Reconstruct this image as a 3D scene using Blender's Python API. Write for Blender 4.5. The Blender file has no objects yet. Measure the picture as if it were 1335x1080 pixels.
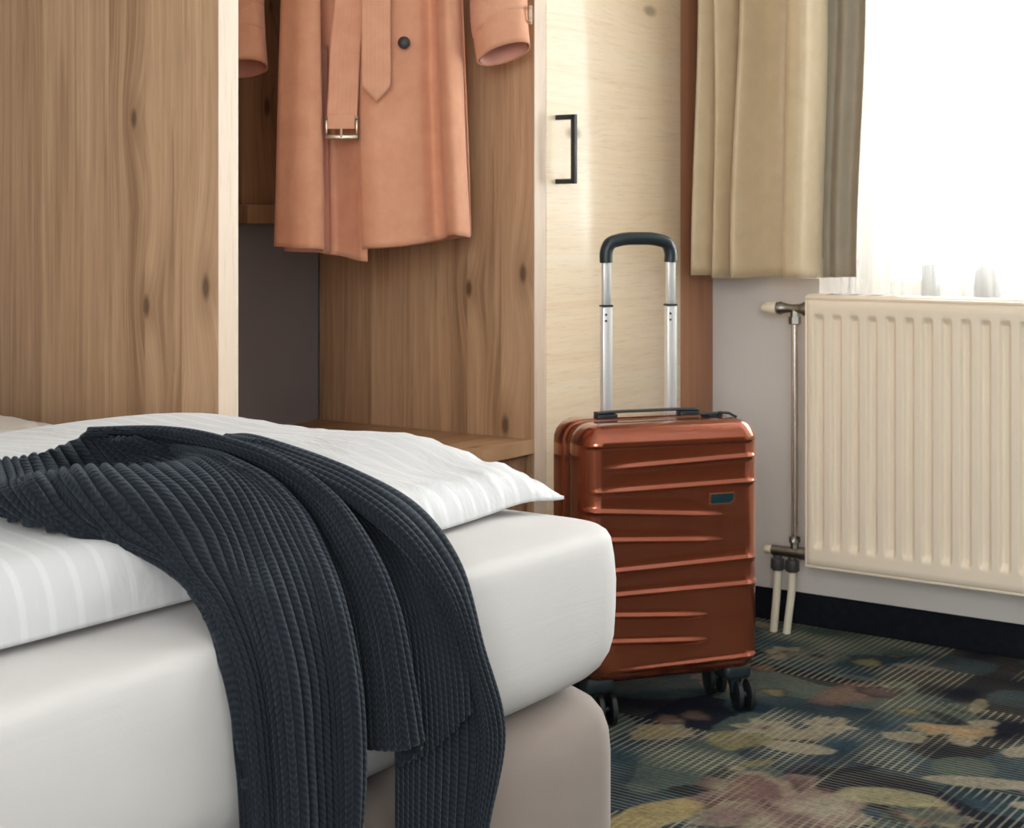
import bpy, bmesh, math, random
import numpy as np
from mathutils import Vector, Matrix

random.seed(7)
RNG = np.random.default_rng(11)
SC = bpy.context.scene
COL = SC.collection

# ------------------------------------------------------------------ camera
CAM_H = 0.914
YAW = math.radians(35.31)
cam_d = bpy.data.cameras.new('camera')
cam_d.sensor_fit = 'HORIZONTAL'
cam_d.sensor_width = 36.0
cam_d.lens = 2050.0 * 36.0 / 1335.0
cam_d.shift_y = -(540.0 - 294.0) / 1335.0
cam_d.clip_start = 0.05
cam_d.dof.use_dof = True
cam_d.dof.focus_distance = 1.85
cam_d.dof.aperture_fstop = 18.0
cam = bpy.data.objects.new('camera', cam_d)
cam.location = (0, 0, CAM_H)
cam.rotation_euler = (math.pi / 2, 0, YAW)
COL.objects.link(cam)
SC.camera = cam

# ------------------------------------------------------------------ sky, light, exposure
SKY = 16.0
world = bpy.data.worlds.new('overcast_sky')
SC.world = world
world.use_nodes = True
bg = world.node_tree.nodes['Background']
bg.inputs[0].default_value = (0.985, 0.985, 0.985, 1)
bg.inputs[1].default_value = SKY
SC.view_settings.view_transform = 'Standard'
SC.view_settings.look = 'None'
SC.view_settings.gamma = 1.0
SC.view_settings.use_curve_mapping = False
SC.view_settings.exposure = 0.2
SC.cycles.use_denoising = True
SC.cycles.max_bounces = 12
SC.cycles.diffuse_bounces = 8
SC.cycles.transparent_max_bounces = 16
SC.cycles.sample_clamp_indirect = 8.0

# window opening in the far wall (metres, room axes: x along the window wall, y towards it)
WX0, WX1, WZ0, WZ1 = -1.50, 1.1, 0.688, 2.2
WALL_Y = 3.33
portal_d = bpy.data.lights.new('window_daylight', 'AREA')
portal_d.shape = 'RECTANGLE'
portal_d.size = WX1 - WX0
portal_d.size_y = WZ1 - WZ0
portal_d.cycles.is_portal = True
portal = bpy.data.objects.new('window_daylight', portal_d)
portal.location = ((WX0 + WX1) / 2, WALL_Y + 0.26, (WZ0 + WZ1) / 2)
portal.rotation_euler = (-math.pi / 2, 0, 0)
COL.objects.link(portal)

# window added in the unseen wall behind the camera, for fill light
BX_0, BX_1, BZ_0, BZ_1, BACK_Y = 0.05, 1.8, 0.75, 2.35, -1.9
portal2_d = portal_d.copy()
portal2_d.size = BX_1 - BX_0
portal2_d.size_y = BZ_1 - BZ_0
portal2 = bpy.data.objects.new('back_window_daylight', portal2_d)
portal2.location = ((BX_0 + BX_1) / 2, BACK_Y - 0.2, (BZ_0 + BZ_1) / 2)
portal2.rotation_euler = (math.pi / 2, 0, 0)
COL.objects.link(portal2)

# ------------------------------------------------------------------ helpers
def lin(r, g, b):
    def f(c):
        c /= 255.0
        return c / 12.92 if c <= 0.04045 else ((c + 0.055) / 1.055) ** 2.4
    return (f(r), f(g), f(b), 1.0)


class NT:
    """tiny node-tree writer"""
    def __init__(self, name):
        self.m = bpy.data.materials.new(name)
        self.m.use_nodes = True
        self.t = self.m.node_tree
        self.b = self.t.nodes['Principled BSDF']
        self.out = self.t.nodes['Material Output']

    def n(self, typ, **kw):
        nd = self.t.nodes.new(typ)
        for k, v in kw.items():
            setattr(nd, k, v)
        return nd

    def put(self, sock, v):
        if isinstance(v, bpy.types.NodeSocket):
            self.t.links.new(v, sock)
        elif v is not None:
            if hasattr(sock, 'default_value'):
                try:
                    sock.default_value = v
                except Exception:
                    sock.default_value = tuple(v)[:3]

    def math(self, op, a, b=None, c=None, clamp=False):
        nd = self.n('ShaderNodeMath', operation=op, use_clamp=clamp)
        self.put(nd.inputs[0], a)
        if b is not None:
            self.put(nd.inputs[1], b)
        if c is not None:
            self.put(nd.inputs[2], c)
        return nd.outputs[0]

    def mix(self, fac, a, b, blend='MIX'):
        nd = self.n('ShaderNodeMix', data_type='RGBA', blend_type=blend)
        self.put(nd.inputs[0], fac)
        self.put(nd.inputs[6], a)
        self.put(nd.inputs[7], b)
        return nd.outputs[2]

    def obj(self):
        return self.n('ShaderNodeTexCoord').outputs['Object']

    def uv(self):
        return self.n('ShaderNodeTexCoord').outputs['UV']

    def map(self, vec, scale=(1, 1, 1), loc=(0, 0, 0), rot=(0, 0, 0)):
        nd = self.n('ShaderNodeMapping')
        self.put(nd.inputs['Vector'], vec)
        nd.inputs['Scale'].default_value = scale
        nd.inputs['Location'].default_value = loc
        nd.inputs['Rotation'].default_value = rot
        return nd.outputs[0]

    def noise(self, vec, scale, detail=3, rough=0.55, dist=0.0):
        nd = self.n('ShaderNodeTexNoise')
        self.put(nd.inputs['Vector'], vec)
        nd.inputs['Scale'].default_value = scale
        nd.inputs['Detail'].default_value = detail
        nd.inputs['Roughness'].default_value = rough
        nd.inputs['Distortion'].default_value = dist
        return nd.outputs[0]

    def ramp(self, fac, stops, interp='LINEAR'):
        nd = self.n('ShaderNodeValToRGB')
        nd.color_ramp.interpolation = interp
        self.put(nd.inputs[0], fac)
        el = nd.color_ramp.elements
        while len(el) < len(stops):
            el.new(0.5)
        for e, (p, c) in zip(el, stops):
            e.position = p
            e.color = c if len(c) == 4 else (*c, 1)
        return nd.outputs[0]

    def xyz(self, vec):
        nd = self.n('ShaderNodeSeparateXYZ')
        self.put(nd.inputs[0], vec)
        return nd.outputs

    def combine(self, x, y, z):
        nd = self.n('ShaderNodeCombineXYZ')
        for i, v in enumerate((x, y, z)):
            self.put(nd.inputs[i], v)
        return nd.outputs[0]

    def bump(self, h, strength=0.3, dist=0.002, normal=None):
        nd = self.n('ShaderNodeBump')
        nd.inputs['Strength'].default_value = strength
        nd.inputs['Distance'].default_value = dist
        self.put(nd.inputs['Height'], h)
        if normal is not None:
            self.put(nd.inputs['Normal'], normal)
        return nd.outputs[0]

    def done(self, col=None, rough=None, normal=None, metal=None, spec=None, **extra):
        b = self.b
        if col is not None:
            self.put(b.inputs['Base Color'], col)
        if rough is not None:
            self.put(b.inputs['Roughness'], rough)
        if normal is not None:
            self.put(b.inputs['Normal'], normal)
        if metal is not None:
            self.put(b.inputs['Metallic'], metal)
        if spec is not None:
            self.put(b.inputs['Specular IOR Level'], spec)
        for k, v in extra.items():
            self.put(b.inputs[k.replace('_', ' ')], v)
        return self.m


BW = lambda v: (v, v, v, 1)

# ------------------------------------------------------------------ materials
def wood(name, along, across, c_mid, c_dark, c_light, rough=0.45, plank=0.085, seed=0.0, knots=0.55,
         contrast=1.0, coat=0.0):
    """oak laminate: long fibres, boards of slightly different tone, a few knots"""
    t = NT(name)
    o = t.xyz(t.obj())
    idx = {'x': 0, 'y': 1, 'z': 2}
    L = o[idx[along]]
    A = o[idx[across]]
    A = t.math('ADD', A, seed)
    # knots bend the fibres: voronoi cells stretched along the grain
    kv = t.combine(t.math('MULTIPLY', A, 7.0), t.math('MULTIPLY', L, 3.0), seed)
    vor = t.n('ShaderNodeTexVoronoi', voronoi_dimensions='2D', feature='F1')
    t.put(vor.inputs['Vector'], kv)
    vor.inputs['Scale'].default_value = 1.0
    rnd = t.xyz(vor.outputs['Color'])[0]
    keep = t.math('GREATER_THAN', rnd, 1 - knots)
    size = t.math('MULTIPLY_ADD', t.xyz(vor.outputs['Color'])[1], 0.9, 0.5)
    kd = t.math('DIVIDE', vor.outputs['Distance'], size)
    warp = t.math('MULTIPLY', t.math('POWER', t.math('SUBTRACT', 1.0, kd, clamp=True), 3.0), keep)
    lowv = t.combine(t.math('MULTIPLY', A, 5.0), t.math('MULTIPLY', L, 0.7), 3.1 + seed)
    low = t.noise(lowv, 1.0, 2)
    Aw = t.math('ADD', t.math('MULTIPLY_ADD', t.math('SUBTRACT', low, 0.5), 0.030, A),
                t.math('MULTIPLY', warp, 0.035))
    # boards
    pid = t.math('FLOOR', t.math('DIVIDE', t.math('MULTIPLY_ADD', low, 0.004, A), plank))
    wn = t.n('ShaderNodeTexWhiteNoise', noise_dimensions='1D')
    t.put(wn.inputs['W'], pid)
    ptone = wn.outputs[0]
    poff = t.math('MULTIPLY', ptone, 9.0)
    fib = t.noise(t.combine(t.math('MULTIPLY', Aw, 150.0), t.math('MULTIPLY_ADD', L, 3.2, poff), seed), 1.0, 4, 0.62)
    fib2 = t.noise(t.combine(t.math('MULTIPLY', Aw, 36.0), t.math('MULTIPLY_ADD', L, 1.1, poff), 7 + seed), 1.0, 3, 0.55)
    pores = t.noise(t.combine(t.math('MULTIPLY', Aw, 420.0), t.math('MULTIPLY', L, 16.0), seed), 1.0, 2, 0.5)
    rings = t.math('SINE', t.math('MULTIPLY_ADD', fib2, 30.0, t.math('MULTIPLY', Aw, 90.0)))
    f = t.math('MULTIPLY_ADD', fib, 0.50, t.math('MULTIPLY', fib2, 0.55))
    f = t.math('MULTIPLY_ADD', rings, 0.035, f)
    f = t.math('ADD', f, t.math('MULTIPLY', t.math('SUBTRACT', ptone, 0.5), 0.16))
    f = t.math('MULTIPLY_ADD', t.math('SUBTRACT', f, 0.52), 1.55 * contrast, 0.5)
    col = t.ramp(f, [(0.08, c_dark), (0.5, c_mid), (0.92, c_light)])
    pr = t.ramp(pores, [(0.28, BW(0.80)), (0.45, BW(1.0))])
    col = t.mix(0.7, col, pr, 'MULTIPLY')
    core = t.math('MULTIPLY', t.ramp(kd, [(0.035, BW(1)), (0.085, BW(0))]), keep)
    halo = t.math('MULTIPLY', t.ramp(kd, [(0.06, BW(1)), (0.26, BW(0))]), keep)
    dk = tuple(c * 0.45 for c in c_dark[:3]) + (1,)
    col = t.mix(t.math('MULTIPLY', halo, 0.42), col, c_dark)
    col = t.mix(t.math('MULTIPLY', core, 0.85), col, dk)
    # darker joint line between the printed boards
    pf = t.math('FRACT', t.math('DIVIDE', t.math('MULTIPLY_ADD', low, 0.004, A), plank))
    col = t.mix(t.math('MULTIPLY', t.ramp(pf, [(0.0, BW(1)), (0.025, BW(0))]), 0.38 * contrast), col, c_dark)
    nrm = t.bump(t.math('ADD', pores, fib), 0.12, 0.0006)
    r = t.math('MULTIPLY_ADD', fib, 0.12, rough - 0.06)
    m = t.done(col, r, nrm, spec=0.4)
    if coat:
        t.b.inputs['Coat Weight'].default_value = coat
        t.b.inputs['Coat Roughness'].default_value = 0.19
    return m


M = {}
M['wood_xz'] = wood('oak_panel_vertical', 'z', 'x', lin(178, 142, 110), lin(132, 98, 71), lin(200, 166, 132), seed=0.31, knots=0.38, contrast=1.05)
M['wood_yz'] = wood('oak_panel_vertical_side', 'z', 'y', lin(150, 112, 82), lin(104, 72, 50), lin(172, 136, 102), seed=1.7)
M['wood_filler'] = wood('oak_filler_vertical', 'z', 'y', lin(176, 124, 92), lin(142, 96, 68), lin(196, 146, 110), seed=4.2, contrast=0.6)
M['wood_door'] = wood('pale_oak_door', 'y', 'z', lin(252, 232, 202), lin(238, 210, 174), lin(255, 242, 220), rough=0.36,
                      seed=2.6, contrast=0.6, plank=0.16, knots=0.16, coat=1.0)
M['wood_edge'] = wood('pale_oak_edge_band', 'z', 'y', lin(220, 200, 180), lin(206, 182, 158), lin(228, 212, 194), seed=5.5,
                      contrast=0.35, knots=0.0, rough=0.4)
M['wood_shelf'] = wood('oak_shelf', 'y', 'x', lin(180, 140, 104), lin(134, 96, 66), lin(206, 170, 130), seed=6.3)
M['wood_dark'] = wood('dark_walnut_door', 'z', 'y', lin(74, 52, 40), lin(52, 36, 28), lin(92, 66, 50), seed=9.1, knots=0.0, contrast=0.6)
M['wood_hanger'] = wood('beech_hanger', 'x', 'z', lin(190, 150, 108), lin(150, 110, 74), lin(205, 170, 130), seed=8.3)

def plain(name, col, rough=0.5, metal=0.0, bump=None, spec=0.5, vary=0.0, **kw):
    t = NT(name)
    c = col
    o = t.obj()
    if vary:
        nz = t.noise(o, 6.0, 4)
        lo = tuple(x * (1 - vary) for x in col[:3]) + (1,)
        hi = tuple(min(1, x * (1 + vary)) for x in col[:3]) + (1,)
        c = t.ramp(nz, [(0.3, lo), (0.7, hi)])
    nrm = None
    if bump:
        sc, st, ds = bump
        nrm = t.bump(t.noise(o, sc, 4, 0.6), st, ds)
    return t.done(c, rough, nrm, metal, spec, **kw)

M['wall'] = plain('wall_paint', lin(216, 211, 207), 0.85, bump=(260, 0.25, 0.001), vary=0.02, spec=0.2)
M['wall_white'] = plain('white_wall_paint', lin(234, 234, 234), 0.85, bump=(260, 0.2, 0.001), vary=0.01, spec=0.2)
M['ceiling'] = plain('ceiling_paint', lin(240, 240, 240), 0.9, bump=(300, 0.2, 0.001), vary=0.01, spec=0.2)
M['grey_board'] = plain('grey_back_board', lin(128, 122, 124), 0.8, bump=(500, 0.3, 0.0008), vary=0.04, spec=0.2)
M['frame_white'] = plain('window_frame_white', lin(235, 233, 228), 0.35, vary=0.01)
M['enamel'] = plain('radiator_enamel', lin(240, 226, 206), 0.32, bump=(40, 0.03, 0.001), vary=0.01)
M['chrome'] = plain('chrome_pipe', (0.82, 0.81, 0.82, 1), 0.22, 1.0, vary=0.03)
M['nickel'] = plain('worn_nickel_fitting', (0.30, 0.285, 0.26, 1), 0.34, 1.0, bump=(120, 0.2, 0.0008), vary=0.12)
M['grey_nut'] = plain('grey_compression_nut', lin(96, 94, 94), 0.42, 0.5, bump=(160, 0.2, 0.0006), vary=0.08)
M['pipe_white'] = plain('white_plastic_pipe', lin(226, 218, 198), 0.42, vary=0.03)
M['knob_white'] = plain('cream_plastic_cap', lin(232, 222, 200), 0.4, vary=0.02)
M['black_metal'] = plain('matt_black_metal', lin(44, 46, 48), 0.42, 0.3, vary=0.05)
M['black_plastic'] = plain('charcoal_plastic', lin(34, 46, 52), 0.42, bump=(420, 0.15, 0.0004), vary=0.05)
M['rubber'] = plain('black_wheel_rubber', lin(30, 33, 37), 0.45, vary=0.06)
M['alu'] = plain('satin_aluminium', (0.86, 0.86, 0.86, 1), 0.34, 0.55, vary=0.02)
M['zip'] = plain('dark_zip_tape', lin(66, 38, 30), 0.7, bump=(700, 0.5, 0.001), vary=0.1)
M['plate'] = plain('petrol_logo_plate', lin(40, 70, 76), 0.28, 0.5, vary=0.05)
M['plate_rim'] = plain('copper_plate_rim', lin(220, 150, 112), 0.25, 0.9, vary=0.03)
M['button'] = plain('dark_horn_button', lin(36, 29, 27), 0.5, vary=0.3)
M['buckle'] = plain('antique_brass_buckle', (0.30, 0.24, 0.18, 1), 0.30, 1.0, vary=0.1)
M['buckle_pale'] = plain('pale_leather_buckle', lin(206, 186, 164), 0.35, vary=0.04)
M['rod'] = plain('brushed_steel_rod', (0.55, 0.55, 0.55, 1), 0.3, 1.0, vary=0.02)
M['sill'] = plain('white_sill_board', lin(232, 229, 224), 0.4, vary=0.02)
M['ornament'] = plain('grey_stone_block', lin(120, 120, 118), 0.6, bump=(200, 0.3, 0.001), vary=0.1)

# copper suitcase shell: polycarbonate with metallic flake and brushed texture
t = NT('copper_shell')
o = t.obj()
br = t.noise(t.map(o, (6, 6, 120)), 1.0, 3)
c = t.ramp(br, [(0.3, lin(160, 82, 54)), (0.7, lin(168, 88, 59))])
M['shell'] = t.done(c, t.math('MULTIPLY_ADD', br, 0.05, 0.20), None, 0.82, 0.5)
t.b.inputs['Coat Weight'].default_value = 1.0
t.b.inputs['Coat Roughness'].default_value = 0.05

# striped damask duvet: satin stripes across the duvet
t = NT('striped_duvet_damask')
o = t.xyz(t.obj())
ph = t.math('FRACT', t.math('DIVIDE', o[1], 0.0275))
st = t.ramp(ph, [(0.0, BW(0)), (0.36, BW(0)), (0.42, BW(1)), (0.60, BW(1)), (0.66, BW(0))])
wv = t.noise(t.map(t.obj(), (900, 900, 900)), 1.0, 2)
c = t.mix(st, lin(194, 194, 195), lin(201, 201, 202))
crease = t.noise(t.map(t.obj(), (9, 16, 9)), 1.0, 4, 0.6, 0.6)
nr = t.bump(crease, 0.30, 0.014)
nr = t.bump(wv, 0.12, 0.0005, nr)
M['duvet'] = t.done(c, t.mix(st, BW(0.75), BW(0.5)), nr, spec=0.35)
t.b.inputs['Sheen Weight'].default_value = 0.15

t = NT('cream_duvet_cotton')
nr = t.bump(t.noise(t.map(t.obj(), (8, 12, 8)), 1.0, 4, 0.6, 0.5), 0.3, 0.012)
M['duvet_cream'] = t.done(lin(214, 206, 198), 0.75, nr, spec=0.3)

# fitted sheet, jersey with small pulls
t = NT('white_fitted_sheet')
o = t.obj()
pull = t.noise(t.map(o, (5, 4, 46)), 1.0, 3, 0.6, 0.8)
fine = t.noise(o, 320.0, 3)
blot = t.noise(o, 5.0, 3)
c = t.ramp(blot, [(0.3, lin(195, 192, 190)), (0.7, lin(203, 200, 198))])
nr = t.bump(pull, 0.08, 0.005)
nr = t.bump(fine, 0.12, 0.0006, nr)
M['sheet'] = t.done(c, 0.8, nr, spec=0.25)

t = NT('greige_box_spring_fabric')
o = t.obj()
fine = t.noise(o, 380.0, 3)
pull = t.noise(t.map(o, (3, 3, 14)), 1.0, 3, 0.6, 0.5)
c = t.ramp(t.noise(o, 4.0, 4), [(0.3, lin(120, 107, 99)), (0.7, lin(127, 114, 106))])
M['box'] = t.done(c, 0.82, t.bump(fine, 0.2, 0.0006, t.bump(pull, 0.2, 0.006)), spec=0.25)
t.b.inputs['Sheen Weight'].default_value = 0.2

# chunky rib knit (ribs themselves are geometry; stitches come from the UVs)
def knit(name, ca, cb, stitch=1.0):
    t = NT(name)
    u = t.xyz(t.uv())
    fr = t.math('FRACT', u[0])
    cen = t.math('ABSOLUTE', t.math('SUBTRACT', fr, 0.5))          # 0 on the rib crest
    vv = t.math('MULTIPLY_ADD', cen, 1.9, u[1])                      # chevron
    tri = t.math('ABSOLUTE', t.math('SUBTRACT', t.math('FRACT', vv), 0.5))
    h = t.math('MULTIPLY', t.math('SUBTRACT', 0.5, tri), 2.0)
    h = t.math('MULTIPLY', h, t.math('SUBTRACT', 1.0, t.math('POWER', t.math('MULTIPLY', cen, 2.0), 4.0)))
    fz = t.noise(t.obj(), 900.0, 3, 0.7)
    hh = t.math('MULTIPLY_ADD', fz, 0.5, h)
    c = t.mix(t.math('MULTIPLY_ADD', fz, 0.5, t.math('MULTIPLY', h, 0.6)), ca, cb)  # crests lighter, rib valleys darker: highlight and shade put into the colour
    m = t.done(c, 0.88, t.bump(hh, 0.55, 0.0014 * stitch), spec=0.2)
    t.b.inputs['Sheen Weight'].default_value = 0.14
    t.b.inputs['Sheen Roughness'].default_value = 0.5
    t.b.inputs['Sheen Tint'].default_value = (0.55, 0.7, 0.85, 1)
    return m

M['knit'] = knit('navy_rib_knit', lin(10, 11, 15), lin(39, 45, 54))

# trench coat gabardine
def cloth(name, ca, cb, weave=1400.0, rough=0.8, sheen=0.15, fold=0.0):
    t = NT(name)
    o = t.obj()
    w = t.math('SINE', t.math('MULTIPLY', t.math('ADD', t.xyz(o)[0], t.xyz(o)[2]), weave))
    nz = t.noise(o, 24.0, 4, 0.6)
    c = t.ramp(nz, [(0.3, ca), (0.7, cb)])
    nr = t.bump(w, 0.10, 0.0003)
    if fold:
        nr = t.bump(t.noise(t.map(o, (14, 14, 5)), 1.0, 4, 0.6, 0.4), fold, 0.012, nr)
    m = t.done(c, rough, nr, spec=0.25)
    t.b.inputs['Sheen Weight'].default_value = sheen
    return m

M['coat'] = cloth('apricot_gabardine', lin(210, 150, 120), lin(219, 162, 131), fold=0.22)
M['coat_belt'] = cloth('apricot_belt_gabardine', lin(213, 155, 126), lin(221, 166, 137), weave=900, fold=0.05)
M['coat_lining'] = cloth('dusky_pink_lining', lin(204, 146, 130), lin(210, 154, 138), rough=0.5)
M['lining'] = cloth('taupe_curtain_lining', lin(152, 140, 122), lin(160, 148, 130), weave=1800, rough=0.7, sheen=0.1)  # turned edge of the curtain, its shade put into a greyer cloth
M['curtain'] = cloth('sand_curtain_satin', lin(194, 174, 140), lin(204, 184, 152), weave=1800, rough=0.36, sheen=0.3)

# sheer voile: lets most daylight through, scatters the rest
t = NT('white_sheer_voile')
tr = t.n('ShaderNodeBsdfTransparent')
tl = t.n('ShaderNodeBsdfTranslucent')
df = t.n('ShaderNodeBsdfDiffuse')
tl.inputs[0].default_value = (0.93, 0.92, 0.90, 1)
df.inputs[0].default_value = (0.92, 0.91, 0.89, 1)
wv = t.noise(t.map(t.obj(), (60, 60, 4)), 1.0, 3)
m1 = t.n('ShaderNodeMixShader'); m2 = t.n('ShaderNodeMixShader')
m1.inputs[0].default_value = 0.35
t.t.links.new(tl.outputs[0], m1.inputs[1]); t.t.links.new(df.outputs[0], m1.inputs[2])
t.put(m2.inputs[0], t.math('MULTIPLY_ADD', wv, 0.14, 0.20))
t.t.links.new(tr.outputs[0], m2.inputs[1]); t.t.links.new(m1.outputs[0], m2.inputs[2])
t.t.links.new(m2.outputs[0], t.out.inputs[0])
M['sheer'] = t.m

# window glass
t = NT('window_glass')
tr = t.n('ShaderNodeBsdfTransparent'); gl = t.n('ShaderNodeBsdfGlossy')
gl.inputs['Roughness'].default_value = 0.02
tr.inputs[0].default_value = (0.96, 0.97, 0.96, 1)
lw = t.n('ShaderNodeFresnel'); lw.inputs[0].default_value = 1.45
m1 = t.n('ShaderNodeMixShader')
t.t.links.new(lw.outputs[0], m1.inputs[0]); t.t.links.new(tr.outputs[0], m1.inputs[1]); t.t.links.new(gl.outputs[0], m1.inputs[2])
t.t.links.new(m1.outputs[0], t.out.inputs[0])
M['glass'] = t.m

# carpet: printed flowers come from colour attributes laid on the floor mesh, the woven check from lines
def carpet(name, attr=True):
    t = NT(name)
    o = t.xyz(t.obj())
    nz = t.noise(t.obj(), 420.0, 3, 0.7)
    nb = t.noise(t.obj(), 60.0, 3)
    jx = t.math('MULTIPLY_ADD', nb, 0.0016, o[0])
    jy = t.math('MULTIPLY_ADD', nb, 0.0016, o[1])
    def lines(c, pitch, duty):
        f = t.math('ABSOLUTE', t.math('SUBTRACT', t.math('FRACT', t.math('DIVIDE', c, pitch)), 0.5))
        return t.ramp(f, [(duty - 0.06, BW(1)), (duty + 0.06, BW(0))])
    lx = lines(jx, 0.0145, 0.15)
    ly = lines(jy, 0.0115, 0.15)
    if attr:
        a = t.n('ShaderNodeVertexColor', layer_name='motif').outputs[0]
        hsh = t.n('ShaderNodeVertexColor', layer_name='hatch')
        hs = t.n('ShaderNodeSeparateColor')
        t.t.links.new(hsh.outputs[0], hs.inputs[0])
        ma = t.math('MULTIPLY', lx, hs.outputs[0])
        mb = t.math('MULTIPLY', ly, hs.outputs[1])
        pale = t.mix(nb, lin(176, 168, 140), lin(200, 194, 170))
        blot = t.noise(t.obj(), 95.0, 4, 0.65, 0.5)
        a = t.mix(0.75, a, t.ramp(blot, [(0.3, BW(0.5)), (0.7, BW(1.2))]), 'MULTIPLY')
        col = t.mix(t.math('MULTIPLY', mb, 0.45), a, pale)
        col = t.mix(t.math('MULTIPLY', ma, 0.62), col, pale)
    else:
        col = t.mix(t.math('MULTIPLY', ly, 0.12), lin(26, 28, 36), lin(90, 92, 96))
    col = t.mix(0.55, col, t.ramp(nz, [(0.25, BW(0.45)), (0.75, BW(1.25))]), 'MULTIPLY')
    m = t.done(col, 0.95, t.bump(nz, 0.5, 0.003), spec=0.1)
    return m

M['carpet'] = carpet('flower_check_carpet')
M['carpet_edge'] = carpet('dark_carpet_edging', False)

# ------------------------------------------------------------------ mesh helpers
def link(name, me, mat, parent=None, loc=None):
    ob = bpy.data.objects.new(name, me)
    COL.objects.link(ob)
    if mat is not None:
        me.materials.append(mat)
    if parent is not None:
        ob.parent = parent
        L = Vector(parent.get('_w', (0, 0, 0)))
    else:
        L = Vector((0, 0, 0))
    return ob


def mesh(name, verts, faces, mat, parent=None, smooth=False, uv=None):
    """verts in room coordinates; the parent's base point is taken off so that the empty really carries it"""
    v = np.asarray(verts, float).reshape(-1, 3)
    if parent is not None:
        v = v - np.array(WORLD[parent.name])
    me = bpy.data.meshes.new(name)
    me.from_pydata([tuple(p) for p in v], [], [tuple(int(i) for i in f) for f in faces])
    if smooth:
        me.polygons.foreach_set('use_smooth', [True] * len(me.polygons))
    if uv is not None:
        lay = me.uv_layers.new(name='UVMap')
        idx = np.empty(len(me.loops), np.int32)
        me.loops.foreach_get('vertex_index', idx)
        lay.data.foreach_set('uv', np.asarray(uv, np.float32)[idx].ravel())
    me.update()
    ob = link(name, me, mat, parent)
    if parent is not None:
        WORLD[ob.name] = WORLD[parent.name]
    else:
        WORLD[ob.name] = (0.0, 0.0, 0.0)
    return ob


WORLD = {}


def thing(name, label, cat, loc=(0, 0, 0), group=None, kind=None):
    ob = bpy.data.objects.new(name, None)
    ob.empty_display_size = 0.1
    ob.location = loc
    COL.objects.link(ob)
    WORLD[ob.name] = tuple(loc)
    tag(ob, label, cat, group, kind)
    return ob


def tag(ob, label=None, cat=None, group=None, kind=None):
    if label:
        ob['label'] = label
    if cat:
        ob['category'] = cat
    if group:
        ob['group'] = group
    if kind:
        ob['kind'] = kind
    return ob


def bm_mesh(name, bm, mat, parent=None, smooth=False):
    me = bpy.data.meshes.new(name)
    if parent is not None:
        bmesh.ops.translate(bm, verts=bm.verts, vec=-Vector(WORLD[parent.name]))
    bm.to_mesh(me)
    bm.free()
    if smooth:
        me.polygons.foreach_set('use_smooth', [True] * len(me.polygons))
        if smooth != True:
            me.set_sharp_from_angle(angle=smooth)
    ob = link(name, me, mat, parent)
    WORLD[ob.name] = WORLD[parent.name] if parent is not None else (0.0, 0.0, 0.0)
    return ob


def box(name, lo, hi, mat, parent=None, bev=0.002, seg=2, rot=None):
    """bevelled board between two corners; rot = (pivot, angle about z)"""
    bm = bmesh.new()
    bmesh.ops.create_cube(bm, size=1.0)
    d = [hi[i] - lo[i] for i in range(3)]
    bmesh.ops.scale(bm, verts=bm.verts, vec=d)
    bmesh.ops.translate(bm, verts=bm.verts, vec=[(hi[i] + lo[i]) / 2 for i in range(3)])
    if bev:
        bmesh.ops.bevel(bm, geom=bm.edges[:], offset=min(bev, min(d) * 0.45), segments=seg, affect='EDGES', profile=0.5)
    if rot:
        bmesh.ops.rotate(bm, verts=bm.verts, cent=rot[0], matrix=Matrix.Rotation(rot[1], 3, 'Z'))
    return bm_mesh(name, bm, mat, parent, smooth=math.radians(40))


def grid_faces(n, m, close_j=False, off=0, flip=False):
    f = []
    for i in range(n - 1):
        for j in range(m if close_j else m - 1):
            k = (j + 1) % m
            q = (off + i * m + j, off + i * m + k, off + (i + 1) * m + k, off + (i + 1) * m + j)
            f.append(q[::-1] if flip else q)
    return f


def grid(name, P, mat, parent=None, smooth=True, uv=None, flip=False, close=False, thick=0.0):
    P = np.asarray(P, float)
    n, m = P.shape[:2]
    ob = mesh(name, P.reshape(-1, 3), grid_faces(n, m, close, 0, flip), mat, parent, smooth,
              None if uv is None else np.asarray(uv).reshape(-1, 2))
    if thick:
        md = ob.modifiers.new('cloth_thickness', 'SOLIDIFY')
        md.thickness = thick
        md.offset = -1.0
    return ob


def tube(name, pts, rad, mat, parent=None, seg=16, caps=True, ry=None):
    """round (or flattened: ry) tube along a polyline; rad scalar or one per point"""
    pts = [Vector(p) for p in pts]
    n = len(pts)
    r = [rad] * n if np.isscalar(rad) else list(rad)
    V, F = [], []
    prev = None
    for i, p in enumerate(pts):
        d = (pts[min(i + 1, n - 1)] - pts[max(i - 1, 0)]).normalized()
        if prev is None:
            a = Vector((0, 0, 1)) if abs(d.z) < 0.9 else Vector((1, 0, 0))
            u = d.cross(a).normalized()
        else:
            u = (prev - d * prev.dot(d)).normalized()
        prev = u
        w = d.cross(u)
        for k in range(seg):
            a = 2 * math.pi * k / seg
            V.append(p + u * (math.cos(a) * r[i]) + w * (math.sin(a) * (r[i] if ry is None else ry)))
    F = grid_faces(n, seg, True)
    if caps:
        F.append(tuple(range(seg))[::-1])
        F.append(tuple((n - 1) * seg + k for k in range(seg)))
    ob = mesh(name, [tuple(v) for v in V], F, mat, parent, True)
    ob.data.set_sharp_from_angle(angle=math.radians(50))
    return ob


def lathe(name, base, axis, prof, mat, parent=None, seg=24):
    """prof: list of (distance along axis, radius)"""
    ax = Vector(axis).normalized()
    return tube(name, [Vector(base) + ax * d for d, _ in prof], [max(r, 1e-4) for _, r in prof], mat, parent, seg)


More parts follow.
